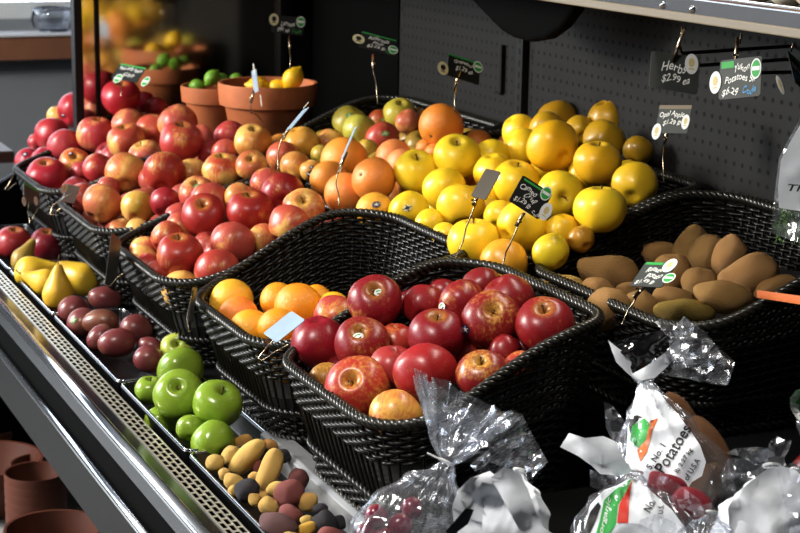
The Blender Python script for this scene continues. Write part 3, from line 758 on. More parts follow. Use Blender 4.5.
# end panel with sloping edge
def endp(b):
    b.add([(.70,4.62,-.75),(1.80,4.62,-.75),(1.80,4.62,.30),(1.105,4.62,.225),(.70,4.62,.0),
           (.70,4.645,-.75),(1.80,4.645,-.75),(1.80,4.645,.30),(1.105,4.645,.225),(.70,4.645,.0)],
          [(0,1,2,3,4),(9,8,7,6,5),(0,5,6,1),(1,6,7,2),(2,7,8,3),(3,8,9,4),(4,9,5,0)])
cpart('end_panel', endp, 'blackmatt')
cpart('end_panel_edge', lambda b: b.tube([(.70, 4.627, .002), (1.105, 4.627, .227)], .006, 8), 'bumper', True)
o = cpart('steel_lip', lambda b: prism_y(b, [(.950, -.045), (.990, -.045), (.990, .005), (.958, .006), (.950, .0)], 2.0, 2.66), 'steel', bv=.002)

# mirror end of the case
mirror = empty('mirror_panel', (1.5, 4.61, .2), 'tall mirror panel closing the far end of the case', 'mirror')
def mpart(name, fn, mat):
    b = MB(); fn(b); o = b.build(name, MT[mat]); o.parent = mirror; o.matrix_parent_inverse = Matrix.Translation((-1.5, -4.61, -.2)); return o
mpart('mirror_glass', lambda b: b.box((1.178, 4.605, .2), (1.70, 4.615, 1.6)), 'mirror')
mpart('side_glass', lambda b: b.box((1.128, 4.605, .2), (1.170, 4.615, 1.6)), 'mirror')
mpart('frame', lambda b: (b.box((1.106, 4.58, .16), (1.128, 4.62, 1.6)), b.box((1.169, 4.595, .2), (1.179, 4.62, 1.6)), b.box((1.70, 4.58, .2), (1.718, 4.615, 1.6)), b.box((1.718, 4.60, .2), (1.80, 4.615, 1.6))), 'blackm')

# ------------------------------------------------------------------ pegboard back
def pegpanel(y0, y1, label, mat='peg', holes=True):
    e = empty('pegboard_panel', (1.8, (y0+y1)/2, .12), label, 'pegboard')
    T = Matrix.Translation((-1.8, -(y0+y1)/2, -.12))
    b = MB(); b.box((1.80, y0, .10), (1.82, y1, 1.7)); o = b.build('board', MT[mat], e); o.matrix_parent_inverse = T
    if holes:
        b = MB(); z = .15
        while z < .86:
            y = y0+.0127
            while y < y1-.005:
                n = 8; c = Vector((1.7994, y, z))
                b.add([c+Vector((0, .0044*math.cos(2*PI*k/n), .0046*math.sin(2*PI*k/n))) for k in range(n)], [tuple(range(n))])
                y += .0254
            z += .0254
        for yy in (y0+.0127, y1-.0127):
            z = .1627
            while z < .8:
                b.box((1.7992, yy-.003, z-.006), (1.7994, yy+.003, z+.006)); z += .0508
        o = b.build('peg_holes', MT['hole'], e); o.matrix_parent_inverse = T
    return e
pegpanel(Y0, 3.285, 'grey pegboard panel behind the potatoes and golden apples')
pegpanel(3.325, 3.975, 'grey pegboard panel between the slotted upright and the black panel')
pegpanel(3.985, 4.62, 'plain black back panel beside the mirror', 'blackmatt', False)
e = empty('slotted_upright', (1.8, 3.305, .1), 'black slotted shelf upright between two pegboard panels', 'upright')
b = MB(); b.box((1.785, 3.29, .1), (1.815, 3.32, 1.7)); o = b.build('post', MT['blackm'], e); o.matrix_parent_inverse = e.matrix_world.inverted(); o.location = o.location
o.matrix_parent_inverse = Matrix.Translation((-1.8, -3.305, -.1))
b = MB()
for k in range(30): b.box((1.7845, 3.300, .14+k*.0254), (1.7849, 3.306, .153+k*.0254))
o = b.build('slots', MT['hole'], e); o.matrix_parent_inverse = Matrix.Translation((-1.8, -3.305, -.1))
b = MB(); a0 = onx(503, 45, 1.795); a1 = onx(502, 93, 1.795); b.box((1.790, a0.y-.004, a1.z), (1.7995, a0.y+.004, a0.z)); b.box((1.790, a0.y, a1.z-.004), (1.7995, a0.y+.03, a1.z))
tag(b.build('panel_latch', MT['hole']), 'thin black latch groove on the far pegboard panel', 'latch')

# ------------------------------------------------------------------ upper shelf and rail
XS = 1.50
shelf = empty('upper_shelf', (XS, 3, .73), 'grey metal upper shelf with a beige front strip', 'shelf')
def spart(name, fn, mat, smooth=False, bv=0):
    b = MB(); fn(b); o = b.build(name, MT[mat], None, smooth); o.parent = shelf; o.matrix_parent_inverse = Matrix.Translation((-XS, -3, -.73))
    if bv: bevel(o, bv)
    return o
zs = onx(800, 39, XS).z; zt = onx(800, 29, XS).z; zg = onx(800, 14, XS).z; zc = onx(800, 9, XS).z
spart('price_strip', lambda b: b.box((XS-.002, Y0, zs), (XS+.012, 4.7, zt)), 'lightstrip', bv=.002)
spart('front_rail', lambda b: b.box((XS+.003, Y0, zt), (XS+.012, 4.7, zg)), 'greym')
spart('shelf_board', lambda b: b.box((XS+.012, Y0, zt+.004), (1.80, 4.7, zg)), 'blackm')
spart('guard_rail', lambda b: (b.box((XS+.004, Y0, zg), (XS+.010, 4.7, zc-.003)), b.tube([(XS+.006, Y0, zc-.002), (XS+.006, 4.7, zc-.002)], .0035, 8)), 'chrome')
for px, py in ((663, 5), (692.5, 9)):
    p = onx(px, py, XS+.003); b = MB(); b.lathe([(0, .006), (.004, .005), (.0065, .001), (.0065, 0)], 14)
    o = b.build('bolt', MT['chrome'], shelf, True); o.matrix_parent_inverse = Matrix.Translation((-XS, -3, -.73)); o.matrix_basis = Matrix.Translation(p) @ Matrix.Rotation(-PI/2, 4, 'Y')
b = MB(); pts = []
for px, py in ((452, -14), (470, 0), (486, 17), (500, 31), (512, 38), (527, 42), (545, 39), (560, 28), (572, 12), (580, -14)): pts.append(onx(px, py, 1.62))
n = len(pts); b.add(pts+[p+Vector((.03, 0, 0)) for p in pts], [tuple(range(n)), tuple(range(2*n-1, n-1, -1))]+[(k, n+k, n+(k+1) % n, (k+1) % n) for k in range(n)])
o = b.build('shadow_plate', MT['blackmatt']); bevel(o, .01, 3); tag(o, 'black rounded plate standing in for a shadow under the upper shelf', 'shadow plate')  # dark plate drawn for the blurred shadow on the pegboard
# white vegetables on the upper shelf
for k in range(9):
    yy = 1.72+k*.088; r = random.uniform(.036, .044)
    o = make_fruit('turnip', 'plum', 'radishm', Vector((XS+.055+.012*(k % 3), yy, zg+r)), r, Vector((random.uniform(-.4, .4), random.uniform(-.4, .4), 1)), (.85, .75, .62, .2),
        'round whitish vegetable on the upper shelf above the price rail', 'vegetable', 'whitish vegetables on the upper shelf', None, None, None, False)

# ------------------------------------------------------------------ front trays
def tray(y0, y1, label, dz=.05):
    x0, x1 = .800, .963; cr = .018
    e = empty('produce_tray', ((x0+x1)/2, (y0+y1)/2, -.05), label, 'tray', 'black front trays')
    T = Matrix.Translation((-(x0+x1)/2, -(y0+y1)/2, .05))
    def loop(ins, z):
        pts = []
        for (cx, cy, a) in ((x1-cr, y1-cr, 0), (x0+cr, y1-cr, PI/2), (x0+cr, y0+cr, PI), (x1-cr, y0+cr, 1.5*PI)):
            for k in range(7):
                w = a+PI/2*k/6; pts.append(Vector((cx+(cr-ins)*math.cos(w), cy+(cr-ins)*math.sin(w), z)))
        return pts
    b = MB(); Ls = [loop(0, .0), loop(.002, .003), loop(.005, .003), loop(.007, -.001), loop(.012, -.035), loop(.016, -.038)]; n = len(Ls[0])
    vs = [p for l in Ls for p in l]; fs = []
    for j in range(len(Ls)-1):
        for k in range(n): fs.append((j*n+k, j*n+(k+1) % n, (j+1)*n+(k+1) % n, (j+1)*n+k))
    fs.append(tuple((len(Ls)-1)*n+k for k in range(n)))
    b.add(vs, fs); ol = loop(0, 0); il = loop(.004, -.046); b.add(ol+il, [((k+1) % n, k, n+k, n+(k+1) % n) for k in range(n)]+[tuple(n+k for k in reversed(range(n)))])
    o = b.build('pan', MT['blackp'], e, True); o.matrix_parent_inverse = T
    b = MB(); b.tube(loop(.003, .003), .0020, 6, True); o = b.build('rolled_rim', MT['trimline'], e, True); o.matrix_parent_inverse = T  # bright metal stands in for window glints on the black rim
ys = [onx(*p, .80).y for p in ((8, 268), (52, 315), (118, 371), (186, 441))]
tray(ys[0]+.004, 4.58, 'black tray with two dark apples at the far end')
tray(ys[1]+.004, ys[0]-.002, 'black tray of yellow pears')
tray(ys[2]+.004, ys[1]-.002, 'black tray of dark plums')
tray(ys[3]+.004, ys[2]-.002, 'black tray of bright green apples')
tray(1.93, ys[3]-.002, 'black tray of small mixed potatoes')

# ------------------------------------------------------------------ terracotta pots
def pot_mesh(r, h, nm='pot'):
    k = r/.13
    prof = [(0, 0), (r*.62, 0), (r*.64, .004), (r*.86, h-.062*k), (r*.88, h-.058*k), (r*.97, h-.056*k), (r, h-.006), (r*.985, h), (r*.93, h-.001), (r*.915, h-.008), (r*.80, h-.06*k), (r*.58, .015), (0, .012)]
    b = MB(); b.lathe(prof, 56); return mesh(nm, b.v, b.f, True)
def pot(center_px, depth, r, h, mat, label, group=None, zb=None):
    p = dep(*center_px, depth); o = ob('terracotta_pot', pot_mesh(r, h), MT[mat]); o.location = (p.x, p.y, p.z-h if zb is None else zb)
    if zb is not None: pass
    md = o.modifiers.new('edge', 'EDGE_SPLIT'); md.split_angle = .9
    return tag(o, label, 'flower pot', group)
p1 = dep(268, 82, 4.40); p2 = dep(217, 85, 4.58)
pot((268, 82), 4.40, .130, p1.z-.205, 'terra', 'terracotta pot holding yellow lemons', 'terracotta pots of citrus')
pot((217, 85), 4.58, .098, p2.z-.205, 'terra', 'smaller terracotta pot holding green limes', 'terracotta pots of citrus')
# pots kept on the floor below the case
def stack(px, py, z, r, n, h, label, gap=.022):
    top = onz(px, py, z)
    for k in range(n):
        zb = z-h-k*gap
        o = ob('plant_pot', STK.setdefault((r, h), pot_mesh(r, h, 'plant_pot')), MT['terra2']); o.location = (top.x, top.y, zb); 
        md = o.modifiers.new('edge', 'EDGE_SPLIT'); md.split_angle = .9
        tag(o, label[k] if isinstance(label, list) else label, 'flower pot', 'dark terracotta pots under the case')
    return top, z-h-(n-1)*gap
STK = {}
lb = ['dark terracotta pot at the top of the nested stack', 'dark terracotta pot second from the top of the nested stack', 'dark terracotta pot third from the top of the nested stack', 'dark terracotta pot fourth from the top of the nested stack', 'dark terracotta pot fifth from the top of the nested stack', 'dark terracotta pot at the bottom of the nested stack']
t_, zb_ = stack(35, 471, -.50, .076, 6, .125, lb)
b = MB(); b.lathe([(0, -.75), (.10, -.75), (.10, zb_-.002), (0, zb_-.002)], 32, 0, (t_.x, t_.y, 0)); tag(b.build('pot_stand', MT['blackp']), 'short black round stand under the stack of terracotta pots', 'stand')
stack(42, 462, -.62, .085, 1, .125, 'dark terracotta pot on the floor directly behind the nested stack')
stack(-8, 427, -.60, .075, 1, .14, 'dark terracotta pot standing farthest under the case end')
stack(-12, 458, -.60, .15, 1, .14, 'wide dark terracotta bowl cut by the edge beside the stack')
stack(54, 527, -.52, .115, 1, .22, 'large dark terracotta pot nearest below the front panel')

# ------------------------------------------------------------------ the room
def struct(name, fn, mat, smooth=False):
    b = MB(); fn(b); o = b.build(name, MT[mat], None, smooth); o['kind'] = 'structure'; return o
struct('floor', lambda b: b.box((-3.2, -2, -.80), (4.2, 7.6, -.75)), 'floor')
struct('ceiling', lambda b: b.box((-3.2, -2, 2.3), (4.2, 7.6, 2.35)), 'ceiling')
zb = [ony(0, y, 7.2).z for y in (73, 60, 36, 30)]
struct('wall_back', lambda b: (b.box((-3.2, 7.3, -.75), (4.2, 7.4, .33)), b.box((-3.2, 7.3, 1.7), (4.2, 7.4, 2.3)), b.box((-3.2, 7.3, .33), (-2.9, 7.4, 1.7)), b.box((3.4, 7.3, .33), (4.2, 7.4, 1.7))), 'wall')
struct('trim_1', lambda b: b.box((-3.2, 7.26, zb[0]), (4.2, 7.3, zb[1])), 'darkband')
o = struct('trim_2', lambda b: b.box((-3.2, 7.16, zb[1]), (4.2, 7.3, zb[2])), 'wood'); bevel(o, .006)
o = struct('trim_3', lambda b: b.box((-3.2, 7.14, zb[2]), (4.2, 7.34, zb[2]+.014)), 'sillwhite'); bevel(o, .004)
e = empty('window_1', (1, 7.35, .33), 'bright shop window above the wooden sill', 'window'); e['kind'] = 'structure'; del e['category']
for nm, fn, mt in (('window_frame', lambda b: (b.box((-2.9, 7.31, .30), (3.4, 7.36, .40)), b.box((-2.9, 7.31, 1.62), (3.4, 7.36, 1.7)), b.box((1.0, 7.31, .40), (1.06, 7.36, 1.62)), b.box((-2.9, 7.31, .4), (-2.84, 7.36, 1.62)), b.box((3.34, 7.31, .4), (3.4, 7.36, 1.62))), 'white'),
                   ('pane', lambda b: b.box((-2.9, 7.33, .40), (3.4, 7.335, 1.62)), 'glass')):
    b = MB(); fn(b); o = b.build(nm, MT[mt]); o.parent = e; o.matrix_parent_inverse = Matrix.Translation((-1, -7.35, -.33))
struct('backdrop_daylight', lambda b: b.add([(-3.5, 7.9, -.3), (4.0, 7.9, -.3), (4.0, 7.9, 2.4), (-3.5, 7.9, 2.4)], [(0, 1, 2, 3)]), 'daylight')
struct('wall_left', lambda b: (b.box((-3.2, -2, -.75), (-3.1, 7.4, .15)), b.box((-3.2, -2, 1.9), (-3.1, 7.4, 2.3)), b.box((-3.2, -2, .15), (-3.1, 2.6, 1.9)), b.box((-3.2, 7.0, .15), (-3.1, 7.4, 1.9))), 'wall')
e = empty('window_2', (-3.15, 4.8, .15), 'long shop window in the side wall', 'window'); e['kind'] = 'structure'; del e['category']
for nm, fn, mt in (('window_frame', lambda b: (b.box((-3.17, 2.6, .15), (-3.12, 7.0, .20)), b.box((-3.17, 2.6, 1.85), (-3.12, 7.0, 1.9)), b.box((-3.17, 4.77, .2), (-3.12, 4.83, 1.85))), 'white'),
                   ('pane', lambda b: b.box((-3.15, 2.6, .20), (-3.145, 7.0, 1.85)), 'glass')):
    b = MB(); fn(b); o = b.build(nm, MT[mt]); o.parent = e; o.matrix_parent_inverse = Matrix.Translation((3.15, -4.8, -.15))
struct('backdrop_daylight_side', lambda b: b.add([(-3.6, 2.0, -.3), (-3.6, 7.6, -.3), (-3.6, 7.6, 2.4), (-3.6, 2.0, 2.4)], [(0, 1, 2, 3)]), 'daylight')
# shiny glass dish on the sill
zz = zb[2]+.014
gd = empty('glass_dish', (1.655, 7.22, zz), 'shiny clear glass dish with a dark rim on the white sill', 'dish')
b = MB(); b.lathe([(.045, 0), (.06, .012), (.082, .05), (.088, .095), (.084, .096), (.078, .05), (.052, .015), (0, .012)], 40); b.build('bowl', MT['glass'], gd, True)
b = MB(); b.tube([(.086*math.cos(a*PI/16), .086*math.sin(a*PI/16), .096) for a in range(32)], .0035, 6, True); b.tube([(.055*math.cos(a*PI/16), .055*math.sin(a*PI/16), .004) for a in range(32)], .006, 6, True); b.build('dark_rim', MT['bumper'], gd, True)
b = MB(); b.tube([(-.085, -.01, .02), (-.098, -.03, .05), (-.085, -.01, .085)], .006, 6); b.build('side_loop', MT['bumper'], gd, True)
b = MB(); q = ony(3, 155, 5.6); b.box((q.x-.5, 5.55, q.z-.02), (q.x+.028, 6.1, q.z+.02)); b.box((q.x-.12, 5.6, -.75), (q.x-.06, 5.66, q.z-.02)); b.box((q.x-.12, 6.0, -.75), (q.x-.06, 6.06, q.z-.02)); b.box((q.x-.48, 5.6, -.75), (q.x-.42, 5.66, q.z-.02)); b.box((q.x-.48, 6.0, -.75), (q.x-.42, 6.06, q.z-.02))
o = b.build('side_table', MT['darkwood']); bevel(o, .006); tag(o, 'dark wooden table corner beyond the end of the case', 'table')

# ------------------------------------------------------------------ lettering
TXT = {}
def text_mesh(s, shear=.0):
    if (s, shear) in TXT: return TXT[(s, shear)]
    cu = bpy.data.curves.new('txt', 'FONT'); cu.body = s; cu.size = 1; cu.shear = shear; cu.resolution_u = 3; cu.offset = .012
    o = bpy.data.objects.new('txt', cu); C.objects.link(o); bpy.context.view_layer.update()
    me = bpy.data.meshes.new_from_object(o.evaluated_get(bpy.context.evaluated_depsgraph_get()))
    vs = [v.co.copy() for v in me.vertices]; fs = [tuple(p.vertices) for p in me.polygons]
    x0 = min(v.x for v in vs); x1 = max(v.x for v in vs); y0 = min(v.y for v in vs); y1 = max(v.y for v in vs)
    bpy.data.objects.remove(o); bpy.data.curves.remove(cu); bpy.data.meshes.remove(me)
    TXT[(s, shear)] = ([((v.x-x0)/(x1-x0), (v.y-y0)/(y1-y0)) for v in vs], fs, (x1-x0)/(y1-y0)); return TXT[(s, shear)]
# ------------------------------------------------------------------ price cards
def card(label, tl, tr, bl, depth, mat, aspect=1.3, sign=1, sgn2=1, lines=(), stripe=None, badges=(), wire=(), clip=None, name='price_card', group='price cards on wire clips', patches=()):
    U = (MW.transposed() @ (dep(*tr, depth)-dep(*tl, depth))); V = (MW.transposed() @ (dep(*bl, depth)-dep(*tl, depth)))
    c = U.x*V.x+U.y*V.y; uu = U.x**2+U.y**2; vv = V.x**2+V.y**2; r2 = aspect**2
    # lean the card in depth so that it is a true rectangle of the given proportions
    Bq = r2*vv-uu; k = (-Bq+math.sqrt(Bq*Bq+4*r2*c*c))/(2*r2); bz = math.sqrt(max(k, 1e-9))*sign
    az = -c/bz if k > 1e-8 else math.sqrt(max(0, Bq))*sgn2
    if abs(az) < 1e-6 and Bq > 0: az = math.sqrt(Bq)*sgn2
    U = MW @ Vector((U.x, U.y, az)); V = MW @ Vector((V.x, V.y, bz)); O = dep(*tl, depth)
    O = O-(U+V)*0  # corner stays at its place
    nrm = U.cross(V).normalized()
    if nrm.dot(CAM-O) < 0: nrm = -nrm
    e = empty(name, O+U*.5+V*.5, label, 'price sign', group); T = Matrix.Translation(-(O+U*.5+V*.5))
    def P(u, v, h=0): return O+U*u+V*v+nrm*h
    def put(nm, b, mt, sm=False):
        o = b.build(nm, MT[mt], None, sm); o.parent = e; o.matrix_parent_inverse = T; return o
    rr = .07; pts = []
    asp = U.length/V.length
    for (cu, cv, a) in ((1-rr/asp, 1-rr, 0), (rr/asp, 1-rr, PI/2), (rr/asp, rr, PI), (1-rr/asp, rr, 1.5*PI)):
        for q in range(5): w = a+PI/2*q/4; pts.append((cu+rr/asp*math.cos(w), cv+rr*math.sin(w)))
    b = MB(); n = len(pts); b.add([P(u, v, .0006) for u, v in pts]+[P(u, v, -.0006) for u, v in pts], [tuple(range(n)), tuple(range(2*n-1, n-1, -1))]+[(q, n+q, n+(q+1) % n, (q+1) % n) for q in range(n)])
    put('card', b, mat)
    if stripe:
        u0, v0, u1, v1, mt = stripe; b = MB(); b.add([P(u0, v0, .001), P(u1, v0, .001), P(u1, v1, .001), P(u0, v1, .001)], [(0, 1, 2, 3)]); put('stripe', b, mt)
    for (u0, v0, u1, v1, mt) in patches:
        b = MB(); b.add([P(u0, v0, .001), P(u1, v0, .001), P(u1, v1, .001), P(u0, v1, .001)], [(0, 1, 2, 3)]); put('printed_patch', b, mt)
    for ln in lines:
        s, u0, v0, u1, h, mt = ln[:6]; tv, tf, ta = text_mesh(s, .25)
        b = MB(); b.add([P(u0+(u1-u0)*x, v0+h*(1-y)+.04*math.sin(x*9+u0*5), .0012) for x, y in tv], tf); put('lettering', b, mt)
    for (px, py, rx, ry, style) in badges:
        # badge disc stuck to the card plane
        rv = ray(px, py); t = (O+nrm*.0015-CAM).dot(nrm)/rv.dot(nrm); c0 = CAM+rv*t
        rad = rx/F*depth
        un = U.normalized(); vn = nrm.cross(un)
        ryw = ry/F*depth
        def disc(k, h, nseg=24): return [c0+nrm*h+un*rad*k*math.cos(2*PI*q/nseg)+vn*ryw*k*math.sin(2*PI*q/nseg) for q in range(nseg)]
        b = MB(); b.add(disc(1, .0002), [tuple(range(24))], 0)
        col = {'g': 'green', 'y': 'cream', 'd': 'cream'}[style]
        mats = [MT['white'] if style != 'd' else MT['cream'], MT['green'] if style == 'g' else MT['cream'], MT['ink'] if style != 'y' else MT['badge']]
        ring = disc(.82, .0004)
        b.add(ring, [tuple(range(24))], 1 if style == 'g' else 0)
        if style == 'g':
            bar = [c0+nrm*.0006+un*rad*x+vn*ryw*y for x, y in ((-.7, -.18), (.7, -.18), (.7, .22), (-.7, .22))]
            b.add(bar, [(0, 1, 2, 3)], 0)
        else:
            b.add([p for p in [c0+nrm*.0006+un*rad*.45*math.cos(2*PI*q/12)+vn*ryw*(.45*math.sin(2*PI*q/12)+.12) for q in range(12)]], [tuple(range(12))], 2)
            b.add([c0+nrm*.0006+un*rad*x+vn*ryw*y for x, y in ((-.4, -.55), (.4, -.55), (.4, -.42), (-.4, -.42))], [(0, 1, 2, 3)], 2)
        o = b.build('round_badge', mats); o.parent = e; o.matrix_parent_inverse = T
    if wire:
        b = MB(); b.tube([dep(px, py, depth+dd) for px, py, dd in wire], .0013, 6); wr = put('wire', b, 'wire', True)
    if clip:
        (ax, ay), (bx, by) = clip; A = dep(ax, ay, depth-.004); B = dep(bx, by, depth-.002); b = MB()
        mid = A.lerp(B, .5); b.tube([A, mid, B], [.0022, .0034, .0018], 8); b.tube([A+nrm*.004, mid-nrm*.001, B-nrm*.003], [.0018, .003, .002], 8)
        q = A.lerp(B, .62); b.tube([q+nrm*.005+U.normalized()*-.003, q+U.normalized()*.004], .002, 6); cl = put('alligator_clip', b, 'wire', True)
        if wire: cl.parent = wr; cl.matrix_parent_inverse = Matrix.Identity(4)
    return e
card('chalk sign reading Herbs hanging from the upper shelf', (651.5, 50.6), (701, 57.5), (647.5, 88), 2.72, 'cardgrey', 1.3, 1, 1,
     [('Herbs', .22, .22, .74, .26, 'chalk'), ('$2.99 ea', .24, .56, .82, .24, 'chalk')], None, [(691.5, 64, 7, 11, 'y')], [(682, 27, .0), (681, 40, 0)], ((684, 30), (673, 61)))
card('chalk sign for yukon potatoes clipped beside the herb sign', (720.5, 60.7), (756, 59.5), (717.5, 100.5), 2.62, 'cardgrey', 1.15, 1, 1,
     [('Yukon', .36, .14, .72, .18, 'chalk'), ('Potatoes 5#', .14, .40, .90, .20, 'chalk'), ('$6.29', .08, .72, .48, .20, 'chalk'), ('Code', .58, .74, .9, .18, 'blue')],
     (.04, .05, .34, .22, 'green'), [(715.3, 82.5, 6.5, 11.5, 'y'), (756, 68.5, 5.8, 10.5, 'g')], [(741, 33, 0), (740, 44, 0)], ((738, 38), (734.5, 66)))
card('dark sign with a slanted green stripe cut off past the potato sign', (787, 50), (806, 62), (789, 84), 2.5, 'cardblack', .72, 1, 1,
     [('Thyme', .05, .3, .7, .25, 'chalk'), ('$2.99', .05, .62, .6, .22, 'blue')], (.0, .05, 1, .16, 'green'), [(780, 85, 7.5, 11, 'y')], [(793, 43, 0), (791, 52, 0)])
card('faded grey sign reading Opal Apple in front of the pegboard', (660, 105.3), (688.8, 107.3), (654, 133.5), 3.0, 'cardgrey', 1.2, 1, 1,
     [('Opal Apple', .06, .22, .82, .24, 'chalk'), ('$1.29 lb', .2, .52, .76, .2, 'chalk')], (.0, .0, 1, .14, 'lightstrip'), [(656.5, 131.5, 5, 8.5, 'y'), (685.5, 122, 4.3, 7.8, 'y')], [(664, 146, 0), (663, 158, 0), (664, 182, .0)], ((669, 128), (663.5, 144)))
card('black sign reading Cameo Crisp tilted among the golden apples', (523, 175), (553.5, 193.5), (508.5, 201), 2.80, 'cardblack', 1.25, 1, 1,
     [('Cameo', .08, .20, .62, .2, 'chalk'), ('Crisp', .30, .44, .72, .2, 'chalk'), ('$1.29 lb', .08, .68, .62, .2, 'chalk'), ('Code', .72, .84, .97, .12, 'chalk')],
     (.08, .06, 1, .13, 'green'), [(546, 193.5, 6, 7.5, 'g'), (545.7, 211.5, 6.3, 9.5, 'y')], [(523, 214, -.002), (518, 226, 0), (513, 238, .005), (506, 252, .02), (502, 268, .04)], ((524, 213), (516, 226)))
card('black sign turned away on a bent wire before the golden apples', (486, 168.6), (500, 173), (470.5, 196.5), 2.86, 'cardbrown', .75, 1, 1,
     (), None, (), [(478, 198, 0), (474, 208, 0), (466, 228, .01), (463, 242, .02), (455, 258, .02)], ((479, 196), (472, 205)))
card('grey sign with two round badges stuck among the brown potatoes', (646, 262), (672, 263), (628, 286), 2.55, 'cardgrey', 1.35, 1, 1,
     [('Russet', .22, .2, .72, .2, 'chalk'), ('Potato', .32, .46, .82, .2, 'chalk'), ('$1.49 lb', .1, .72, .7, .18, 'chalk')], (.05, .02, .6, .12, 'green'),
     [(669.8, 265.5, 8.5, 9, 'y'), (669, 278, 8, 6.5, 'g')], [(638, 294, -.002), (634, 302, 0), (629, 309, .005), (622, 324, .02)], ((650, 281), (633, 297)))
card('black sign on a thin wire above the yellow green apples', (361.5, 31.4), (396.5, 39.8), (359.5, 48.5), 3.62, 'cardblack', 1.7, 1, 1,
     [('Ambrosia', .2, .12, .8, .24, 'chalk'), ('Apple', .34, .42, .66, .2, 'chalk'), ('$2.29 lb', .2, .66, .72, .22, 'chalk'), ('Code', .74, .82, .92, .16, 'green')], (.02, .0, 1, .08, 'green'),
     [(358.6, 39, 6.3, 6.3, 'd'), (393, 49.8, 5.2, 5.6, 'g')], [(372, 62, 0), (373.5, 72, 0), (376, 82, 0), (378, 104, .01)], ((372.5, 55), (373.5, 68)))
card('black sign on a wire clip above the top grapefruit', (448.5, 53.3), (481, 62), (446.5, 76), 3.45, 'cardblack', 1.5, 1, 1,
     [('Grapefruit', .18, .14, .82, .22, 'chalk'), ('$1.29 ea', .24, .42, .78, .24, 'chalk')], (.0, .0, 1, .08, 'green'), [(443, 68.3, 6.3, 7.3, 'd'), (478, 67, 5.5, 6.5, 'g')],
     [(456, 86, 0), (455, 96, 0), (454.5, 112, .01)], ((460, 71), (454, 90)))
card('black sign reading Lemons on a wire over the lemon pot', (272.5, 14.6), (303.5, 16.6), (271.5, 32.5), 4.30, 'cardblack', 1.8, 1, 1,
     [('Lemons', .28, .28, .72, .28, 'chalk'), ('99c ea', .18, .64, .56, .24, 'chalk'), ('Code', .64, .7, .94, .2, 'green')], None, [(274, 19.5, 5, 6, 'd'), (300.8, 22, 4.6, 5.6, 'g')],
     [(289, 44, 0), (290.5, 58, 0), (290, 70, .01)], ((289, 36), (290, 50)))
card('pale sign seen edge on against the front of the lemon pot', (251.5, 71), (258.5, 72), (254, 93), 4.15, 'cardpale', 1.3, -1, 1, (), None, [(254, 69, 4, 5.8, 'y'), (261, 100.6, 3.2, 6, 'y')],
     [(253, 92, 0), (250.5, 102, 0), (251, 113, 0), (257, 115, 0), (263, 122, .02)], ((255, 90), (250, 103)))
card('pale sign edge on leaning between the rosy and yellow apples', (303, 110), (311, 110), (286, 131), 3.45, 'cardpale', 1.2, 1, 1, (), None, [(306, 105.5, 4.5, 4.5, 'y')],
     [(287, 131, 0), (281, 141, 0), (278, 153, .0), (278, 170, .01)], ((290, 128), (282, 139)))
card('thin pale sign edge on standing in front of the grapefruit', (355, 127), (357.5, 130), (341, 159), 3.10, 'cardpale', 1.0, -1, 1, (), None, (), [(343, 159, 0), (337, 176, 0), (336, 184, 0), (339, 196, 0), (339, 205, .0)], ((347, 152), (338, 172)))
card('black sign reading Pink Lady Apple behind the farthest apples', (120.5, 63.5), (148.7, 70), (112.5, 79), 4.42, 'cardblack', 1.75, 1, 1,
     [('Pink Lady Apple', .08, .14, .95, .26, 'chalk'), ('$2.29 lb', .34, .52, .76, .26, 'chalk')], (.02, .0, 1, .1, 'green'), [(118, 78.5, 5, 5.6, 'g'), (145.5, 81.5, 4.2, 6.2, 'g')], [(122, 82, .02), (121, 96, .04)])
card('pale blue tag clipped to the rim beside the oranges', (291.5, 311), (306.5, 319.5), (264, 333), 2.62, 'cardpale', .75, 1, 1, (), None, (),
     [(276, 338, -.01), (268, 346, -.02), (258.5, 358, -.03), (262, 361, -.03), (275, 352, -.03), (288, 345, -.02)], ((284, 332), (264, 342)))
card('grey card with a green stripe clipped low on the farthest basket', (23.5, 182), (35.8, 190), (26, 199), 4.05, 'cardgrey', 1.1, 1, 1, (), (.0, .0, 1, .14, 'green'), [(24, 201.5, 3, 5.5, 'y'), (35.8, 201, 2.7, 5.5, 'y')],
     [(29, 200, 0), (28, 212, 0), (30, 223, 0), (33, 218, 0), (38, 208, 0)])
card('pale card clipped between the two farthest baskets', (68, 184), (77, 186), (61, 201), 3.78, 'cardpale', 1.1, -1, 1, (), None, [(64.3, 188.5, 5, 5.5, 'y')],
     [(70, 194, 0), (60, 201, -.01), (53, 205, -.01), (50, 214, -.02), (54, 215, -.02), (61, 208, -.01)])
card('narrow dark card edge on beside the third basket', (111.5, 232), (116, 240), (107, 284), 3.45, 'cardgrey', .6, 1, 1, (), None, (), [(109, 262, 0), (104, 284, -.01), (110, 286, -.02), (117, 278, -.02), (124, 273, -.01)])
card('narrow black card edge on between the rosy apples and oranges', (192.5, 287), (194.5, 288), (188, 322), 3.05, 'cardgrey', .6, 1, 1, (), None, (), [(193, 290, 0), (187, 318, 0), (189, 332, -.01), (192, 330, -.01)])
b = MB(); b.tube([ony(*p, 4.5) for p in ((14, 174), (9, 184), (5, 189), (8, 190), (16, 183))], .0016, 6); tag(b.build('wire_clip', MT['wire'], None, True), 'bare bent wire clip on the rim of the farthest basket', 'clip')

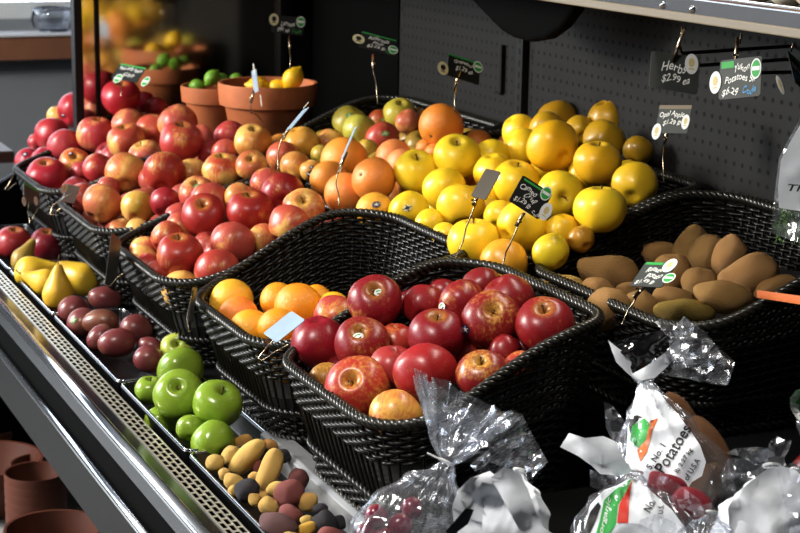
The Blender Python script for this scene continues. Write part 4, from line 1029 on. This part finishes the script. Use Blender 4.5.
# peg hooks under the upper shelf
for (wx, wy), (tx, ty), lb in (((792, 46), (682, 53.5), 'long black peg hook, topmost of three under the shelf'), ((792, 59), (700, 65.5), 'black peg hook, middle one of three under the shelf'), ((792, 72), (752, 73), 'short black peg hook, lowest of three under the shelf')):
    w = onx(wx, wy, 1.797); t = ony(tx, ty, w.y); b = MB(); b.tube([w, w.lerp(t, .5), t, t+Vector((-.006, 0, .012))], .0032, 8)
    e_ = b.build('peg_hook', MT['blackm'], None, True); tag(e_, lb, 'hook', 'black peg hooks under the shelf')
# ------------------------------------------------------------------ cellophane bags
from mathutils.bvhtree import BVHTree
from mathutils import geometry
def ridge(p): return 1-abs(noise.noise(p))*2
def lerp_tab(tab, t):
    for (a, va), (b, vb) in zip(tab, tab[1:]):
        if t <= b: return va+(vb-va)*smooth((t-a)/(b-a))
    return tab[-1][1]
def bag_body(base, neck, Wd, hw, hd, body=None, flare=None, pleats=17, seed=0, crumple=.006, nt=80, nth=120, fdir=None):
    """a tied bag: bulging body up to the neck, then a pleated fan of loose film above it"""
    A = neck-base; Ln = A.length; a = A.normalized(); Wv = (Wd-a*Wd.dot(a)).normalized(); Dv = a.cross(Wv)
    if Dv.dot(CAM-base) < 0: Dv = -Dv
    body = body or [(0, .55), (.12, .88), (.35, 1), (.6, .82), (.8, .45), (.93, .17), (1, .09)]
    vs = []; fs = []
    fl = flare[0] if flare else 0
    T1 = 1+fl/Ln if flare else 1
    for i in range(nt+1):
        t = T1*i/nt
        for k in range(nth):
            th = 2*PI*k/nth
            pf = math.sin(pleats*th+2*noise.noise(Vector((th*1.3, seed, 0))))+.6*math.sin((pleats*2+3)*th+seed)
            if t <= 1:
                w = lerp_tab(body, t); rw, rd = hw*w, hd*(w if t < .7 else w)
                pl = .03+.28*smooth((t-.45)/.5); c = base+A*t
            else:
                u = (t-1)/(T1-1); rw = hw*.09+(flare[1]-hw*.09)*u**.8; rd = hd*.09+(flare[2]-hd*.09)*u**.8
                pl = .30*(1-.3*u); c = neck+(fdir.normalized() if fdir else a)*(fl*u*(1+.12*noise.noise(Vector((th*2, seed, 5)))))
            q = 1+pl*.5*pf
            p = c+Wv*(rw*q*math.sin(th))+Dv*(rd*q*math.cos(th))
            cr = crumple*(1 if t <= 1 else 1.6)
            s = 13 if t <= 1 else 18
            n_ = Vector((noise.noise(p*s+Vector((seed, 0, 0))), noise.noise(p*s+Vector((0, seed, 9))), ridge(p*s*1.3)-.6))
            p = p+(Wv*n_.x+Dv*(n_.z+n_.y*.4))*cr
            vs.append(p)
    for i in range(nt):
        for k in range(nth):
            fs.append((i*nth+k, i*nth+(k+1) % nth, (i+1)*nth+(k+1) % nth, (i+1)*nth+k))
    fs.append(tuple(reversed(range(nth))))
    return vs, fs
def fill_poly(poly, step):
    xs = [p[0] for p in poly]; ys = [p[1] for p in poly]
    pts = []; n = 0
    edge = []
    for (a, b2) in zip(poly, poly[1:]+poly[:1]):
        m = max(1, int(math.hypot(b2[0]-a[0], b2[1]-a[1])/step))
        for k in range(m): edge.append(Vector((a[0]+(b2[0]-a[0])*k/m, a[1]+(b2[1]-a[1])*k/m)))
    ne = len(edge); pts = list(edge); rnd = random.Random(3)
    y = min(ys)
    while y < max(ys):
        x = min(xs)
        while x < max(xs):
            q = Vector((x+rnd.uniform(-.2, .2)*step, y+rnd.uniform(-.2, .2)*step))
            ins = False; j = ne-1
            for i in range(ne):
                if (edge[i].y > q.y) != (edge[j].y > q.y) and q.x < (edge[j].x-edge[i].x)*(q.y-edge[i].y)/(edge[j].y-edge[i].y)+edge[i].x: ins = not ins
                j = i
            if ins and min((q-e_).length_squared for e_ in edge) > (step*.4)**2: pts.append(q)
            x += step
        y += step
    r = geometry.delaunay_2d_cdt(pts, [(i, (i+1) % ne) for i in range(ne)], [list(range(ne))], 1, 1e-5)
    return r[0], [tuple(f) for f in r[2]]
def decal(name, poly_or_text, mat, tree, parent, T, step=3, off=.0012, dfall=2.2):
    """printed film laid over the bag surface"""
    if isinstance(poly_or_text, list): v2, fs = fill_poly(poly_or_text, step)
    else: v2, fs = poly_or_text
    vs = []; last = dfall
    for v in v2:
        d = ray(v[0], v[1]); L_ = d.length; h = tree.ray_cast(CAM, d.normalized())
        dist = (h[3]/L_) if h[0] is not None else last
        last = dist; vs.append(CAM+d*(dist-off))
    b = MB(); b.add(vs, fs); o = b.build(name, MT[mat], None, True); o.parent = parent; o.matrix_parent_inverse = T; return o
def ptext(s, o, u, v, shear=0):
    """text in a picture-plane box: origin, baseline vector and height vector"""
    tv, tf, ta = text_mesh(s, shear)
    return [(o[0]+u[0]*x+v[0]*y, o[1]+u[1]*x+v[1]*y) for x, y in tv], tf
def sheet(name, poly, depth, mat, parent, T, step=3, amp=.012, freq=.05, tilt=(0, 0), seed=0):
    crinkle = name in ('white_film', 'loose_film')
    v2, fs = fill_poly(poly, 10 if name == 'white_film' else 7 if crinkle else step); rn = random.Random(seed+len(poly)); cx = sum(p[0] for p in poly)/len(poly); cy = sum(p[1] for p in poly)/len(poly)
    vs = []
    for v in v2:
        q = Vector((v[0]*freq*.6, v[1]*freq*.6, seed))
        d = depth+tilt[0]*(v[0]-cx)+tilt[1]*(v[1]-cy)+amp*(abs(noise.noise(q))*2-.5)+amp*.5*abs(noise.noise(q*2.3+Vector((5, 1, 0))))+amp*.12*noise.noise(q*4)+(rn.uniform(-.003, .003) if crinkle else 0)
        vs.append(CAM+ray(v[0], v[1])*d)
    b = MB(); b.add(vs, fs); o = b.build(name, MT[mat], None, name != 'loose_film'); o.parent = parent; o.matrix_parent_inverse = T; return o
def new_bag(label, base, neck, wpx, hw, hd, film='cello', **k):
    e = empty('produce_bag', base, label, 'bag', 'bags standing on the bag shelf'); T = Matrix.Translation(-base)
    vs, fs = bag_body(base, neck, cdir((wpx[0], -wpx[1], 0)), hw, hd, **k)
    b = MB(); b.add(vs, fs); o = b.build('film', MT[film], None, True); o.parent = e; o.matrix_parent_inverse = T
    a = (neck-base).normalized(); b = MB(); Wv = cdir((wpx[0], -wpx[1], 0)); Wv = (Wv-a*Wv.dot(a)).normalized(); Dv = a.cross(Wv)
    rr = max(hw, hd)*.13; b.tube([neck+Wv*(hw*.13*math.cos(q*PI/10))+Dv*(hd*.13*math.sin(q*PI/10)) for q in range(20)], .0016, 6, True)
    o = b.build('twist_tie', MT['white'], None, True); o.parent = e; o.matrix_parent_inverse = T
    return e, T, BVHTree.FromPolygons(vs, fs)
# 1  clear bag of red onions beside the front basket
B1, T1, R1 = new_bag('clear cellophane bag of red onions tied with a white twist tie', dep(392, 575, 2.06), dep(446, 462, 2.10), (1, .25), .072, .05, pleats=15, seed=2,
    body=[(0, .9), (.2, 1), (.5, .85), (.75, .5), (.92, .18), (1, .1)], flare=(.085, .060, .02), fdir=cdir((.28, 1, .1)))
b = MB(); q0 = dep(446, 462, 2.07); b.tube([q0, q0.lerp(dep(427, 453, 2.07), 1)], .0013, 6); o = b.build('twist_tie_tail', MT['white']); o.parent = B1; o.matrix_parent_inverse = T1
sheet('loose_film', [(428, 399), (441, 402), (452, 410), (468, 408), (480, 414), (494, 405), (503, 412), (512, 410), (522, 414), (530, 430), (548, 462), (532, 478), (524, 486), (508, 470), (490, 462), (470, 462), (452, 464), (441, 450), (436, 425)], 2.08, 'cello', B1, T1, 3.2, .03, .07, seed=3)
sheet('loose_film', [(470, 465), (500, 440), (530, 432), (543, 470), (520, 500), (490, 490)], 2.12, 'cello', B1, T1, 3.5, .03, .06, seed=8)
for (px, py, d_, dd) in ((376, 516, 24, 2.06), (400, 526, 26, 2.06), (384, 540, 28, 2.06), (412, 508, 22, 2.08), (366, 534, 22, 2.06)):
    p = dep(px, py, dd); rad = d_*dd/F/2
    make_fruit('red_onion', 'plum', 'onionm', p, rad, cdir((random.uniform(-.5, .5), .8, .2)), (.20, .012, .045, .3), 'dark red onion inside the clear tied bag', 'onion', 'red onions in the clear bag', None, None, None, False)
# 2  white bag slumped in front
B2, T2, R2 = new_bag('crumpled white plastic bag slumped right of the onion bag', dep(500, 570, 1.98), dep(520, 470, 2.02), (1, .2), .055, .035, film='bagwhite', pleats=11, seed=5, crumple=.010)
sheet('white_film', [(452, 508), (458, 490), (470, 478), (490, 471), (503, 482), (512, 500), (506, 533), (498, 545), (470, 545), (455, 530)], 1.965, 'bagwhite', B2, T2, 4, .03, .045, seed=1)
sheet('white_film', [(490, 478), (505, 466), (520, 474), (528, 490), (536, 512), (544, 528), (552, 533), (548, 545), (527, 545), (514, 520), (500, 494)], 1.95, 'bagwhite', B2, T2, 4, .02, .04, seed=4)
sheet('black_print', [(445, 532), (466, 508), (474, 510), (468, 524), (452, 536)], 1.945, 'bagblack', B2, T2, 4, .006, .05)
# 3  potato bag
B3, T3, R3 = new_bag('tied white bag printed Potatoes with brown potatoes showing through', dep(686, 528, 2.16), dep(646, 381, 2.25), (1, -.28), .076, .05, pleats=13, seed=4,
    body=[(0, .7), (.12, .95), (.35, 1.0), (.6, .72), (.8, .42), (.93, .2), (1, .11)], flare=(.03, .02, .015))
for (px, py, ln, wd, ang, dd) in ((710, 452, 76, 34, 62, 2.215), (703, 490, 58, 32, 118, 2.20), (684, 418, 60, 24, 58, 2.235), (664, 500, 60, 36, 30, 2.215), (668, 456, 62, 30, 60, 2.235), (694, 520, 60, 36, 10, 2.19)):
    p = dep(px, py, dd); a_ = math.radians(ang)
    make_fruit('bagged_potato', 'potato', 'potato', p, wd*dd/F/2, cdir((math.cos(a_), -math.sin(a_), 0)), (.20, .085, .03, .3), 'brown potato inside the printed potato bag', 'potato', 'brown potatoes in the printed bag', ln*dd/F, None, None, False)
decal('printed_film', [(640, 383), (652, 383), (662, 396), (676, 412), (690, 430), (700, 445), (706, 462), (702, 476), (692, 482), (680, 500), (650, 498), (634, 480), (626, 455), (628, 425), (634, 400)], 'bagwhite', R3, B3, T3, 3, .0015)
decal('green_print', [(632, 426), (644, 418), (650, 424), (646, 440), (638, 448), (630, 440)], 'green', R3, B3, T3, 3, .0026)
decal('orange_print', [(650, 421), (658, 418), (652, 432), (647, 452), (640, 462), (637, 450), (646, 440)], 'orange', R3, B3, T3, 3, .0026)
decal('black_print', [(628, 420), (634, 414), (642, 417), (634, 424), (630, 434)], 'ink', R3, B3, T3, 3, .0024)
uu = (26.5, -42); vv = (9.5, 6)
def bt(s, o_, f, h, bag=B3, T=T3, tree=R3, d=(.533, -.846), mt='ink'):
    decal('lettering', ptext(s, o_, (d[0]*f, d[1]*f), (-d[1]*-h, -d[0]*h) if False else (d[1]*h, -d[0]*h)), mt, tree, bag, T, 3, .0034)
bt('S. No. 1', (651, 470), 28, 6.5); bt('Potatoes', (664, 474), 53, 12); bt('lb 2.27 kg', (679, 474), 28, 6); bt('of U.S.A', (688, 481), 24, 6)
# ruff above the tie
sheet('black_film', [(612, 343), (640, 334), (662, 330), (668, 338), (660, 352), (645, 368), (633, 375), (628, 360)], 2.245, 'bagblack', B3, T3, 4, .02, .05, seed=2)
sheet('white_film', [(608, 340), (618, 348), (630, 356), (634, 374), (644, 377), (640, 383), (628, 374), (616, 362)], 2.24, 'bagwhite', B3, T3, 3, .012, .08, seed=5)
sheet('white_film', [(632, 374), (650, 364), (668, 350), (680, 334), (680, 352), (668, 366), (655, 378), (640, 380)], 2.225, 'bagwhite', B3, T3, 3, .014, .08, seed=6)
sheet('loose_film', [(645, 311), (660, 318), (678, 326), (684, 316), (700, 330), (714, 345), (724, 358), (736, 362), (726, 386), (700, 382), (672, 374), (655, 378), (664, 356), (672, 340), (660, 328)], 2.25, 'cello2', B3, T3, 3.5, .03, .06, seed=7)
sheet('loose_film', [(676, 360), (700, 352), (722, 350), (735, 362), (728, 385), (695, 380), (668, 376)], 2.22, 'cello', B3, T3, 3.5, .02, .06, seed=9)
sheet('loose_film', [(668, 336), (684, 316), (705, 332), (720, 350), (722, 358), (690, 366), (672, 362)], 2.21, 'cello', B3, T3, 3.5, .02, .06, seed=11)
# recycle style mark and letter on the black ruff
decal('lettering', ptext('A', (637, 362), (7, -1.5), (0, -15)), 'white', R3, B3, T3, 3, .0, 2.22)
# 4  bag with green and red print
B4, T4, R4 = new_bag('bag of red potatoes with a green and red printed label', dep(638, 590, 2.05), dep(634, 473, 2.13), (1, .1), .082, .055, pleats=13, seed=9,
    body=[(0, .9), (.2, 1.0), (.5, .95), (.72, .66), (.9, .25), (1, .1)])
for (px, py, ln, wd, dd) in ((668, 487, 44, 26, 2.115), (692, 503, 42, 30, 2.10), (664, 526, 46, 32, 2.12), (630, 528, 46, 32, 2.11)):
    p = dep(px, py, dd)
    make_fruit('red_potato', 'potato', 'potato', p, wd*dd/F/2, cdir((1, -.5, 0)), (.30, .012, .03, .25), 'red potato inside the bag with the green label', 'potato', 'red potatoes in the green labelled bag', ln*dd/F, None, None, False)
decal('printed_film', [(630, 478), (640, 480), (655, 495), (672, 510), (684, 526), (690, 545), (590, 545), (584, 528), (590, 505), (604, 490), (620, 484)], 'bagwhite', R4, B4, T4, 3, .0015)
decal('green_print', [(632, 478), (626, 492), (618, 505), (616, 524), (606, 540), (594, 540), (600, 520), (604, 500), (616, 489)], 'green', R4, B4, T4, 3, .0026)
decal('red_print', [(633, 478), (630, 494), (629, 508), (628, 523), (617, 523), (619, 505), (627, 490)], 'red', R4, B4, T4, 3, .0026)
decal('black_print', [(590, 512), (598, 502), (601, 506), (595, 522), (590, 533), (583, 533)], 'ink', R4, B4, T4, 2.5, .0026)
decal('lettering', ptext('organic', (601, 533), (12, -36), (4, 6), .3) if False else ptext('organic', (604, 534), (9, -36), (-5.5, -1.5), .3), 'white', R4, B4, T4, 3, .0036)
decal('lettering', ptext('No.', (650, 513), (6, -11), (-7, -4)), 'ink', R4, B4, T4, 3, .0034)
decal('lettering', ptext('U.S.', (663, 514), (1, -9), (-5, 0)), 'ink', R4, B4, T4, 3, .0034)
sheet('white_film', [(560, 447), (569, 433), (585, 438), (603, 436), (615, 441), (622, 455), (633, 472), (620, 476), (600, 474), (592, 466), (578, 456)], 2.10, 'bagwhite', B4, T4, 3.2, .03, .055, seed=2)
sheet('loose_film', [(604, 402), (612, 405), (622, 418), (634, 432), (642, 452), (638, 472), (630, 470), (618, 452), (612, 440), (606, 428)], 2.10, 'cello', B4, T4, 3, .02, .09, seed=6)
sheet('loose_film', [(590, 470), (612, 474), (634, 474), (622, 484), (602, 492), (590, 486)], 2.11, 'cello2', B4, T4, 3, .02, .09, seed=3)
sheet('loose_film', [(636, 470), (660, 472), (684, 488), (700, 500), (705, 515), (680, 508), (655, 492), (640, 482)], 2.03, 'cello', B4, T4, 3, .01, .09, seed=12)
# 5  white bag at the right
B5, T5, R5 = new_bag('white plastic bag with a knotted clear top, widest of the bags', dep(778, 590, 1.98), dep(772, 466, 2.06), (1, -.05), .080, .055, film='bagwhite', pleats=9, seed=13, crumple=.009)
sheet('white_film', [(768, 468), (782, 466), (796, 470), (806, 480), (806, 545), (730, 545), (729, 525), (728, 508), (735, 494), (750, 482)], 1.985, 'bagwhite', B5, T5, 4.5, .03, .03, seed=3, tilt=(0, -.0006))
sheet('loose_film', [(726, 453), (736, 448), (758, 447), (768, 448), (770, 441), (777, 436), (785, 440), (792, 440), (789, 450), (784, 458), (786, 466), (770, 470), (752, 462), (738, 456)], 2.05, 'cello2', B5, T5, 3, .02, .08, seed=5)
sheet('loose_film', [(728, 458), (745, 458), (768, 468), (750, 482), (735, 494), (724, 490), (720, 475)], 2.06, 'cello', B5, T5, 3, .03, .08, seed=8)
sheet('loose_film', [(776, 470), (806, 456), (806, 545), (782, 545), (786, 510)], 1.96, 'cello', B5, T5, 3.5, .02, .06, seed=10)
decal('red_print', [(793, 462), (806, 448), (806, 468), (797, 466)], 'red', R5, B5, T5, 4, 0, 2.02)
# 6  low clear bag in front
B6, T6, R6 = new_bag('low crumpled clear bag lying before the printed potato bag', dep(705, 580, 1.94), dep(712, 512, 1.96), (1, 0), .045, .035, pleats=9, seed=21, crumple=.012)
sheet('loose_film', [(676, 545), (684, 520), (700, 505), (712, 503), (722, 515), (736, 533), (740, 545)], 1.93, 'cello', B6, T6, 3, .02, .09, seed=2)
sheet('white_film', [(604, 545), (606, 534), (620, 522), (640, 524), (652, 530), (658, 545)], 1.95, 'cello2', B6, T6, 3, .02, .07, seed=5)
sheet('loose_film', [(632, 545), (640, 520), (655, 514), (675, 522), (684, 545)], 1.94, 'cello', B6, T6, 3, .02, .09, seed=7)
# 7  bag edge beyond
B7, T7, R7 = new_bag('bag with a round green and white print cut off beside the dark basket', dep(815, 440, 2.15), dep(806, 392, 2.17), (1, 0), .022, .02, pleats=7, seed=31)
decal('printed_film', [(790, 398), (796, 390), (806, 388), (812, 412), (806, 424), (796, 418), (790, 408)], 'white', R7, B7, T7, 3, 0, 2.14)
decal('green_print', [(796, 402), (802, 394), (810, 396), (810, 414), (802, 414), (797, 409)], 'green', R7, B7, T7, 3, .002, 2.14)
# herb bag hanging from the hooks
hb = dep(806, 180, 2.28)
H = empty('herb_bag', hb, 'clear bag of green herbs with a white label hanging from a hook', 'bag'); TH = Matrix.Translation(-hb)
sheet('bag_film', [(806, 100), (797, 124), (788, 140), (779, 158), (775, 190), (771, 232), (785, 238), (802, 244), (850, 246), (850, 100)], 2.26, 'cello2', H, TH, 4, .014, .05, seed=2)
sheet('paper_label', [(802, 122), (790, 142), (781, 160), (778, 188), (779, 208), (806, 212), (840, 214), (840, 120)], 2.252, 'bagwhite', H, TH, 5, .006, .03, seed=2)
sheet('back_film', [(806, 100), (797, 124), (788, 140), (779, 158), (775, 190), (771, 232), (785, 238), (802, 244), (850, 246), (850, 100)], 2.31, 'cello', H, TH, 5, .01, .05, seed=5)
b = MB(); tv, tf = ptext('Thyme', (787, 193), (46, 3), (1, -9), .2); b.add([CAM+ray(*v)*2.238 for v in tv], tf); o = b.build('lettering', MT['ink']); o.parent = H; o.matrix_parent_inverse = TH
b = MB(); rnd = random.Random(5)
for k in range(90):
    x = rnd.uniform(776, 840); y = rnd.uniform(206, 238); d_ = rnd.uniform(2.272, 2.30)
    p0 = dep(x, y, d_); dr = cdir((rnd.uniform(-.5, .5), 1, rnd.uniform(-.2, .2))).normalized()*rnd.uniform(.012, .03)
    b.tube([p0-dr*.5, p0, p0+dr*.5+Vector((0, 0, .002))], .0006, 4)
    for q in range(5):
        c_ = p0+dr*(q/5-.4); s1 = Vector((rnd.uniform(-1, 1), rnd.uniform(-1, 1), rnd.uniform(-1, 1))).normalized()*.0045; s2 = dr.normalized().cross(s1).normalized()*.002
        b.add([c_, c_+s1*.5+s2, c_+s1, c_+s1*.5-s2], [(0, 1, 2, 3)])
o = b.build('herb_sprigs', MT['herb']); o.parent = H; o.matrix_parent_inverse = TH
b = MB(); p = dep(812, 108, 2.27); b.tube([p, p+Vector((0, 0, .03)), p+Vector((.02, 0, .04)), p+Vector((.28, 0, .04))], .003, 8); tag(b.build('peg_hook', MT['blackm'], None, True), 'black peg hook carrying the bag of herbs', 'hook')
# orange card strip inside the potato basket
b = MB(); q = [dep(*p_) for p_ in ((757, 290, 2.50), (802, 296, 2.40), (802, 302, 2.40), (757, 295, 2.50))]; b.add(q+[v+Vector((0, 0, -.004)) for v in q], [(0, 1, 2, 3), (7, 6, 5, 4), (0, 4, 5, 1), (1, 5, 6, 2), (2, 6, 7, 3), (3, 7, 4, 0)])
tag(b.build('paper_strip', MT['orange']), 'orange paper strip lying in the potato basket', 'paper')
# ------------------------------------------------------------------ light
def area(name, loc, target, size, power, col, sy=None, spread=None):
    l = bpy.data.lights.new(name, 'AREA'); l.energy = power; l.color = col; l.size = size
    if sy: l.shape = 'RECTANGLE'; l.size_y = sy
    if spread: l.spread = math.radians(spread)
    o = bpy.data.objects.new(name, l); C.objects.link(o); o.location = loc
    o.rotation_euler = (Vector(target)-Vector(loc)).to_track_quat('-Z', 'Y').to_euler(); return o
area('side_key_light', (-1.7, 4.6, 1.65), (1.35, 2.7, .3), 1.0, 165, (1, .96, .88))
area('ceiling_lamp_light', (-.3, 1.6, 2.1), (.95, 2.1, .15), .5, 11, (1, .96, .9), None, 95)
area('upper_shelf_fill', (1.62, 2.2, 1.25), (1.6, 2.0, .76), .25, 9, (1, .95, .86), 1.0)  # added unseen lamp that brightens the vegetables on the upper shelf
area('far_window_light', (-2.6, 5.6, 1.2), (1.0, 3.5, .1), 1.6, 30, (.80, .90, 1), 1.2)
area('shop_fill_light', (-.6, -.8, 2.0), (1.2, 2.4, .2), 1.2, 2.5, (1, .96, .9))
w = bpy.data.worlds.new('world'); sc.world = w; w.use_nodes = True
w.node_tree.nodes['Background'].inputs[0].default_value = (.7, .8, 1, 1); w.node_tree.nodes['Background'].inputs[1].default_value = .03
sc.view_settings.view_transform = 'Standard'; sc.view_settings.look = 'None'; sc.view_settings.exposure = .25; sc.view_settings.gamma = .88
sc.cycles.transparent_max_bounces = 24
